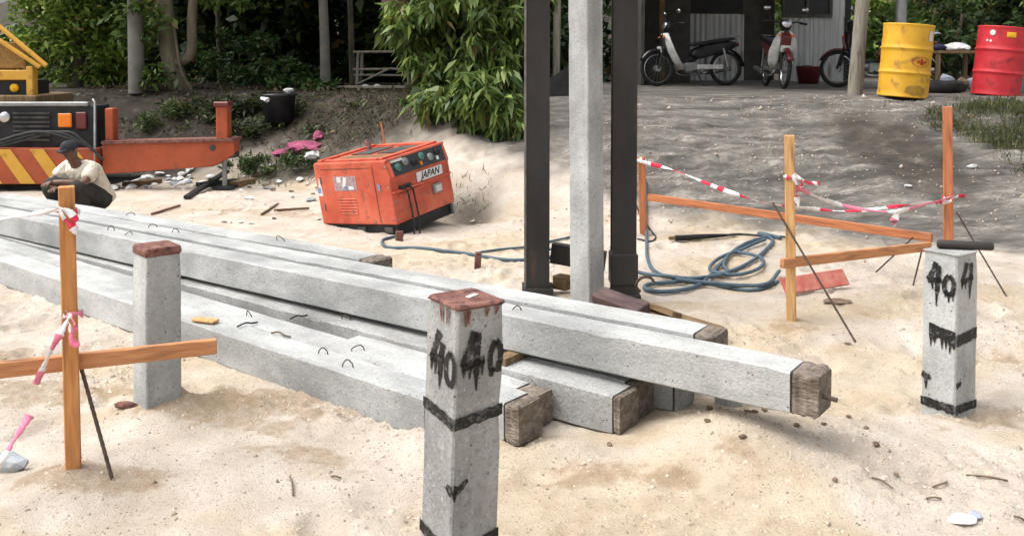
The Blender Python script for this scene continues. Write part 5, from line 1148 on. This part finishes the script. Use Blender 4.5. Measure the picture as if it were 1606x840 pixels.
# forked tree
b = gz(296, 13.7)
tree('forked_tree', 'pale forked tree trunk behind the orange beam', b, [([b, Pt(286, 150, 13.7), Pt(268, 92, 13.7), Pt(262, 50, 13.7), Pt(256, -20, 13.7), Pt(250, -160, 13.7)], .17, .11), ([Pt(272, 100, 13.7), Pt(286, 96, 13.6), Pt(300, 80, 13.6), Pt(301, 30, 13.6), Pt(306, -40, 13.6), Pt(310, -150, 13.6)], .085, .06), ([gz(262, 13.9), Pt(258, 110, 13.8), Pt(246, 20, 13.8)], .03, .02), ([gz(300, 13.5), Pt(284, 110, 13.5), Pt(272, 40, 13.5)], .025, .018)],
     [(Pt(230, 30, 13.5), (.55, .4, .45), 12, 700, .2), (Pt(260, -130, 13.8), (2.2, 1.6, .9), 50, 6500, .4), (Pt(350, -40, 14.0), (.9, .6, .6), 16, 1200, .26), (Pt(232, 118, 13.3), (.35, .2, .16), 7, 160, .14)], bark='bark_light', lsize=.12)  # high crown out of view, added to shade the wood
# slim trunks; their crowns, out of view, are added to darken the wood
for k, (px, Y, r_, lab) in enumerate(((511, 14.3, .085, 'slim grey trunk rising from the bank left of the wooden rack'), (553, 15.2, .055, 'thin dark trunk just left of the wooden rack'), (655, 13.2, .075, 'slim trunk at the right end of the wooden rack'), (345, 16.5, .05, 'thin trunk in the dark wood above the orange post'))):
    b = gz(px, Y); q = Pt(px - 6, -120, Y)
    tree('slim_tree', lab, b, [([b, Pt(px - 2, 60, Y), q, (q[0] + .2, q[1], q[2] + 1.6)], r_, r_ * .6)], [((q[0], q[1] + .3, q[2] + 1.0), (1.7, 1.3, .8), 36, 4200, .42)], lsize=.15, g1=(.03, .06, .015), g2=(.07, .115, .03), bark='bark' if k else 'pole_conc')
# drooping tree in the middle
b = gz(716, 12.0)
tree('drooping_tree', 'dense green tree with long drooping leaves behind the generator', b, [([b, Pt(712, 120, 12.0), Pt(700, 40, 12.0), Pt(705, -100, 12)], .09, .06), ([Pt(712, 120, 12.0), Pt(740, 60, 11.9), Pt(770, -40, 11.9)], .05, .03), ([b, Pt(728, 150, 11.8), Pt(735, 110, 11.8)], .03, .02)],
     [(Pt(715, 40, 11.9), (.82, .55, .62), 52, 5200, .17), (Pt(765, 110, 11.6), (.46, .35, .48), 26, 2200, .16), (Pt(650, 35, 12), (.42, .4, .34), 16, 1100, .17), (Pt(790, 30, 12.2), (.5, .4, .8), 22, 1900, .18), (Pt(710, -110, 12.2), (1.2, .9, .6), 30, 2800, .3), (Pt(790, 160, 11.5), (.32, .25, .3), 12, 800, .14), (Pt(700, 150, 11.6), (.5, .3, .34), 18, 1300, .15), (Pt(745, 190, 11.3), (.5, .25, .2), 18, 1500, .13), (Pt(670, 175, 11.6), (.35, .25, .25), 12, 900, .13), (Pt(765, 145, 10.5), (.42, .28, .32), 26, 2400, .15), (Pt(705, 165, 10.7), (.3, .28, .2), 16, 1200, .14), (Pt(800, 185, 10.3), (.2, .2, .12), 10, 600, .1)], lsize=.20, asp=.26, droop=.85, g1=(.045, .095, .022), g2=(.19, .25, .06), spread=.7)
b = gz(700, 11.5)
tree('low_shrub', 'low dark shrub at the foot of the drooping tree', b, None, [(Pt(690, 200, 11.4), (.6, .3, .16), 16, 1300, .12), (Pt(780, 205, 11.2), (.35, .25, .12), 10, 700, .10)], cat='shrub', group='shrubs on the bank', lsize=.08, g1=(.02, .045, .012), g2=(.06, .10, .03))
for (lab, px, Y, cr_, c1_, c2_) in (
        ('dense green weeds on the bank between bin and wooden rack', 520, 12.8, [(Pt(505, 175, 12.7), (.6, .35, .22), 24, 3000, .14), (Pt(560, 168, 12.9), (.55, .35, .22), 22, 2600, .14)], (.03, .055, .018), (.10, .14, .045)),
        ('dark brush on the bank left of the black bin', 370, 12.8, [(Pt(370, 178, 12.7), (.55, .35, .22), 22, 2600, .14), (Pt(395, 205, 12.2), (.4, .25, .14), 14, 1200, .1)], (.025, .04, .016), (.08, .10, .04)),
        ('brownish dry brush under the wooden rack', 625, 12.7, [(Pt(615, 172, 12.7), (.6, .35, .24), 24, 2800, .14), (Pt(660, 185, 12.2), (.35, .3, .25), 10, 900, .12)], (.05, .045, .022), (.14, .12, .06)),
        ('green creeping weeds on the bank beside the orange post', 300, 12.9, [(Pt(285, 190, 12.8), (.7, .35, .24), 24, 2800, .14)], (.03, .055, .018), (.10, .14, .045))):
    tree('low_shrub', lab, gz(px, Y), None, cr_, cat='shrub', group='shrubs on the bank', lsize=.085, asp=.35, droop=-.1, g1=c1_, g2=c2_)
b = gz(590, 12.3)
tree('low_shrub', 'scrubby green weeds on the brown bank behind the generator', b, None, [(Pt(585, 185, 12.2), (.7, .3, .2), 20, 1400, .12), (Pt(530, 205, 11.8), (.4, .25, .12), 10, 600, .10), (Pt(640, 195, 11.6), (.35, .25, .18), 10, 700, .10)], cat='shrub', group='shrubs on the bank', lsize=.085, asp=.35, droop=-.2, g1=(.04, .06, .025), g2=(.12, .14, .06))
b = gz(430, 11.6)
tree('low_shrub', 'dark green weeds on the bank left of the generator', b, None, [(Pt(420, 262, 11.3), (.55, .25, .12), 18, 1500, .09), (Pt(475, 258, 11.1), (.35, .25, .12), 12, 900, .09), (Pt(330, 200, 13.0), (.6, .3, .12), 12, 900, .12)], cat='shrub', group='shrubs on the bank', lsize=.07, asp=.3, droop=-.6, g1=(.03, .06, .018), g2=(.08, .12, .04))
b = gz(470, 13.3)
tree('low_shrub', 'green undergrowth along the top of the bank under the dark trees', b, None, [(Pt(480, 140, 13.5), (.7, .3, .15), 16, 1100, .12), (Pt(430, 120, 15), (1.0, .5, .3), 24, 1800, .18), (Pt(380, 95, 16), (1.1, .5, .5), 24, 2000, .2)], cat='shrub', group='shrubs on the bank', lsize=.10, g1=(.02, .05, .012), g2=(.06, .11, .028))
# right side greenery behind the drums
for k, (px, py, Y, rx, rz_, n, lab, c1, c2) in enumerate((
        (1340, 20, 21, 1.0, .9, 3000, 'bright green leafy bush right of the shed', (.14, .25, .035), (.30, .42, .09)),
        (1455, 20, 22, 1.5, .9, 4200, 'light green bush behind the metal pole', (.10, .18, .045), (.24, .33, .11)),
        (1560, 40, 18, 1.0, .9, 3500, 'dark green bush behind the red drum', (.025, .05, .018), (.07, .11, .035)),
        (1500, 75, 16.5, .75, .45, 2200, 'dark shrub behind the small table', (.025, .05, .018), (.06, .10, .03)),
        (1640, 20, 16, .9, 1.2, 3000, 'dark leafy tree at the right edge', (.03, .06, .018), (.09, .14, .04)))):
    b = gz(px, Y); c_ = Pt(px, py, Y)
    tree('bush', lab, b, [([b, c_, (c_[0] + .1, c_[1], c_[2] + .6)], .06, .03)], [(c_, (rx, .8, rz_), 30, n, .3), ((c_[0], c_[1] + .4, c_[2] + 1.5), (rx * 1.2, 1, .9), 24, n // 2, .4)], group='bushes behind the drums', cat='bush', lsize=.16, g1=c1, g2=c2)
# far wood: a mass of leaves behind everything
def wood():
    cs = []; cl = []
    for _ in range(110):
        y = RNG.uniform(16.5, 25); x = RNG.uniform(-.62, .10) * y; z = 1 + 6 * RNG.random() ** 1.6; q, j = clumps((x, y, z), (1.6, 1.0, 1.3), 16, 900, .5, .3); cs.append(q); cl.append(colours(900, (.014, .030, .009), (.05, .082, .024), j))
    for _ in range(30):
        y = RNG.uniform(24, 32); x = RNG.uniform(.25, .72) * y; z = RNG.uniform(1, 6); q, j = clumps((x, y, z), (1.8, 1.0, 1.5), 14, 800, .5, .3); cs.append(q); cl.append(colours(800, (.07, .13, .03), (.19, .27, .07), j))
    q = np.concatenate(cs); c_ = np.concatenate(cl); keep = ~((q[:, 0] / q[:, 1] < -.50) & (q[:, 2] > 2.0))
    return leaf_mesh('far_wood', q[keep], .26, .5, .3, c_[keep])
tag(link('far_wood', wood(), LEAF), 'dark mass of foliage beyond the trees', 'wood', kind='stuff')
# grass on the right bank
def grass():
    n = 42000; x = RNG.uniform(4.2, 6.6, n); y = RNG.uniform(8.2, 10.9, n); m_ = ((x - 5.55 - (y - 9.4) * -.1) / .85) ** 2 + ((y - 9.7) / 1.0) ** 2 + vnoise(x * 3, y * 3, 51) * 1.3 + RNG.uniform(-.3, .5, n) < 1
    x, y = x[m_], y[m_]; x2 = RNG.uniform(-3.4, -.2, 2600); y2 = RNG.uniform(10.6, 12.8, 2600); x3 = RNG.uniform(-.65, -.2, 120); y3 = RNG.uniform(9.1, 9.6, 120)
    x = np.concatenate([x, x2, x3]); y = np.concatenate([y, y2, y3]); keep = vnoise(x * 2.3, y * 2.3, 52) + RNG.uniform(-.25, .25, len(x)) > -.2; x, y = x[keep], y[keep]
    cen = np.stack([x, y, height(x, y) - .005], -1); return leaf_mesh('grass', cen, .085, .09, -.95, colours(len(cen), (.035, .05, .018), (.12, .13, .05)))
def litter():
    n = 9000; x = RNG.uniform(-6.5, .1, n); y = RNG.uniform(11.0, 14.6, n); k_ = (y > np.interp(x, KX, KB) + .5) & (vnoise(x * 2, y * 2, 55) > -.2); x, y = x[k_], y[k_]
    cen = np.stack([x, y, height(x, y) + RNG.uniform(.0, .03, len(x))], -1); return leaf_mesh('leaf_litter', cen, .06, .35, .0, colours(len(cen), (.025, .02, .012), (.10, .075, .045)))
tag(link('leaf_litter', litter(), LEAF), 'dry brown leaf litter on the bank under the trees', 'leaf litter', kind='stuff')
tag(link('grass', grass(), LEAF), 'thin dry grass on the right-hand bank and among the debris', 'grass', kind='stuff')

# ------------------------------------------------------------------ wooden rack, hanging pot, rubbish
p = terr(605, 142, 14.6); t = thing('wooden_rack', 'grey weathered wooden rack standing on the bank', 'rack', p)
for x in (-.42, .38):
    for y in (-.2, .2): MB().tube([(x, y, -.03), (x + .02, y, .56)], [.03, .022], 8).obj('leg', MAT['wood_grey'], t)
for (z, y) in ((.55, -.2), (.55, .2), (.28, -.2)): MB().tube([(-.48, y, z), (.46, y, z + .01)], .02, 8).obj('rail', MAT['wood_grey'], t)
for k in range(5): MB().box((.9, .07, .02), mat4((-.02, -.18 + k * .09, .19), (0, .01, 0))).obj('plank', MAT['wood_grey'], t)
MB().tube([(-.42, -.22, .05), (.1, -.22, .30), (.38, -.22, .24)], .016, 8).obj('brace', MAT['wood_grey'], t)
for k, (dx, s_, m_, lab) in enumerate(((-.26, .06, 'bag_white', 'small white bag under the rack, left of the other'), (-.08, .05, 'bag_white', 'small white bag under the rack, nearest its middle'))):
    me = lump(s_, (1.3, .9, .7), 110 + k, 2); q = Vector((p.x + dx, p.y - .34, 0)); q.z = hz(q.x, q.y) + s_ * .55; tag(link('plastic_bag', me, MAT[m_], None, mat4(q)), lab, 'bag')
timber('flat_plank', 'grey plank lying along the bank in front of the rack', terr(520, 150, 13.6) + Vector((0, 0, .05)), terr(645, 150, 13.4) + Vector((0, 0, .05)), .12, .03, MAT['wood_grey'])
c_ = P(620, 2, 13.0)
t = thing('hanging_pot', 'dull purple rounded pot hanging among the leaves', 'pot', c_)
MB().lathe([(.001, -.25), (.10, -.235), (.17, -.17), (.20, -.05), (.19, .08), (.17, .16), (.16, .16), (.17, .05), (.001, -.1)], 24).obj('bowl', MAT['purple'], t)
for k in range(3): a = k * 2.09; MB().tube([(.17 * math.cos(a), .17 * math.sin(a), .15), (0, 0, .8)], .006, 5).obj('cord', MAT['rebar'], t)
# black bin with white bag
p = terr(438, 208, 12.3); t = thing('black_bin', 'black bin on the bank with its open top', 'bin', p)
MB().lathe([(.001, .02), (.19, .0), (.22, .36), (.235, .38), (.215, .38), (.18, .05), (.001, .05)], 20).obj('tub', MAT['black'], t); MB().lathe([(.225, .34), (.24, .36), (.24, .385), (.225, .39)], 20).obj('rim', MAT['black_gloss'], t)
def bag(label, px, py, Y, r_, sq, m_, seed, dz=0, name='plastic_bag', cat='bag', group=None):
    q = terr(px, py, Y); me = lump(r_, sq, seed, 3 if r_ > .08 else 2, .3); return tag(link(name, me, MAT[m_], None, mat4((q.x, q.y, q.z + r_ * sq[2] * .7 + dz), (0, 0, seed))), label, cat, group)
bag('white plastic bag stuffed on the left rim of the black bin', 422, 208, 12.15, .10, (1.2, .8, .6), 'bag_white', 201, .38)
bag('white plastic bag on the right rim of the black bin', 453, 208, 12.3, .08, (1.2, .8, .5), 'bag_white', 202, .38)
for k, (px, Y, r_, lab) in enumerate(((478, 11.4, .19, 'magenta cloth heap on the bank, largest one'), (450, 11.5, .13, 'magenta cloth heap nearest the black bin'), (500, 11.6, .12, 'magenta cloth heap nearest the generator'))):
    bag(lab, px, 215, Y, r_, (1.5, .9, .45), 'magenta', 210 + k, 0, 'cloth_heap', 'cloth')
for k, (px, Y, r_, lab) in enumerate(((412, 11.25, .10, 'white plastic bag below the black bin, left'), (490, 11.1, .11, 'white plastic bag below the magenta cloth'), (384, 11.2, .05, 'small white scrap right of the orange post'))):
    bag(lab, px, 225, Y, r_, (1.5, .8, .5), 'bag_white', 220 + k)
for k in range(46):
    px = random.gauss(268, 38); py = 284 + random.gauss(0, 8) - (px - 268) * .12
    q = G(px, py); mn = random.choice(['bag_white', 'bag_white', 'bag_blue', 'white_dirty', 'stone']); put('rubbish_scrap', {'bag_white': 'bright white plastic scrap', 'bag_blue': 'bluish plastic scrap', 'white_dirty': 'dirty white scrap', 'stone': 'grey stone'}[mn] + ' in the rubbish heap under the orange beam', 'rubbish', 0, 0, random.uniform(.025, .07), (1.4, .9, .55), MAT[mn], 300 + k, k, 'rubbish scraps under the orange beam', at=q, sub=2)
for k in range(26):
    px = random.uniform(375, 500); py = 296 + random.gauss(0, 9) - (px - 440) * .08
    q = G(px, py); mn = random.choice(['bag_white', 'clod', 'clod', 'wood_old', 'stone']); put('rubbish_scrap', {'bag_white': 'white plastic scrap', 'clod': 'dark brown clod', 'wood_old': 'brown wood chip', 'stone': 'grey stone'}[mn] + ' in the debris left of the generator', 'rubbish', 0, 0, random.uniform(.02, .055), (1.5, .9, .5), MAT[mn], 400 + k, k, 'debris left of the generator', at=q, sub=2)
def gp_(px, py, dz=.03): q = G(px, py); q.z = hz(q.x, q.y) + dz; return q
for (lab, a, b, sx, sy, m_) in (('long dark plank pointing down to the sand below the beam end', gp_(293, 316), gp_(356, 284, .10), .07, .035, 'black'), ('dark flat timber lying under the orange beam', gp_(196, 296), gp_(250, 287), .10, .05, 'wood_old'),
                           ('dark plank lying across the pointed one', gp_(310, 296), gp_(372, 289), .10, .05, 'black'), ('brown broken plank left of the debris', gp_(368, 296), gp_(395, 290), .12, .07, 'wood_old'), ('short purple-brown stick on the sand behind the stack', gp_(238, 338, .01), gp_(282, 326, .02), .025, .02, 'rust'),
                           ('thin dark branch beside the generator', gp_(430, 335, .01), gp_(485, 330, .02), .02, .02, 'wood_old'), ('short branch lying left of the generator', gp_(410, 340, .01), gp_(436, 326, .03), .02, .02, 'wood_old')):
    timber('timber_plank', lab, a, b, sx, sy, MAT[m_])
for k, (px, py) in enumerate(((352, 350), (378, 351), (430, 346), (395, 352), (330, 330), (500, 345))):
    put('sand_scrap', 'small pale scrap on open sand between stack and generator', 'scrap', px, py, .022, (1.5, 1, .5), MAT['white_dirty' if k % 2 else 'clod'], 500 + k, k, 'small scraps on the open sand')
timber('thin_cane', 'thin orange cane sticking up behind the generator', terr(618, 214, 9.4) + Vector((0, 0, .1)), P(597, 192, 9.5), .02, .02, MAT['wood_red'], cat='stick')
put('white_stone', 'white stone on the dark slope near the grassy bank', 'stone', 0, 0, .05, (1.3, .8, .5), MAT['white_dirty'], 520, at=terr(1526, 245, 9.0))
put('white_stone', 'small white stone on the dark slope left of the tall stake', 'stone', 0, 0, .03, (1.3, .8, .5), MAT['white_dirty'], 521, at=terr(1424, 289, 8.7))
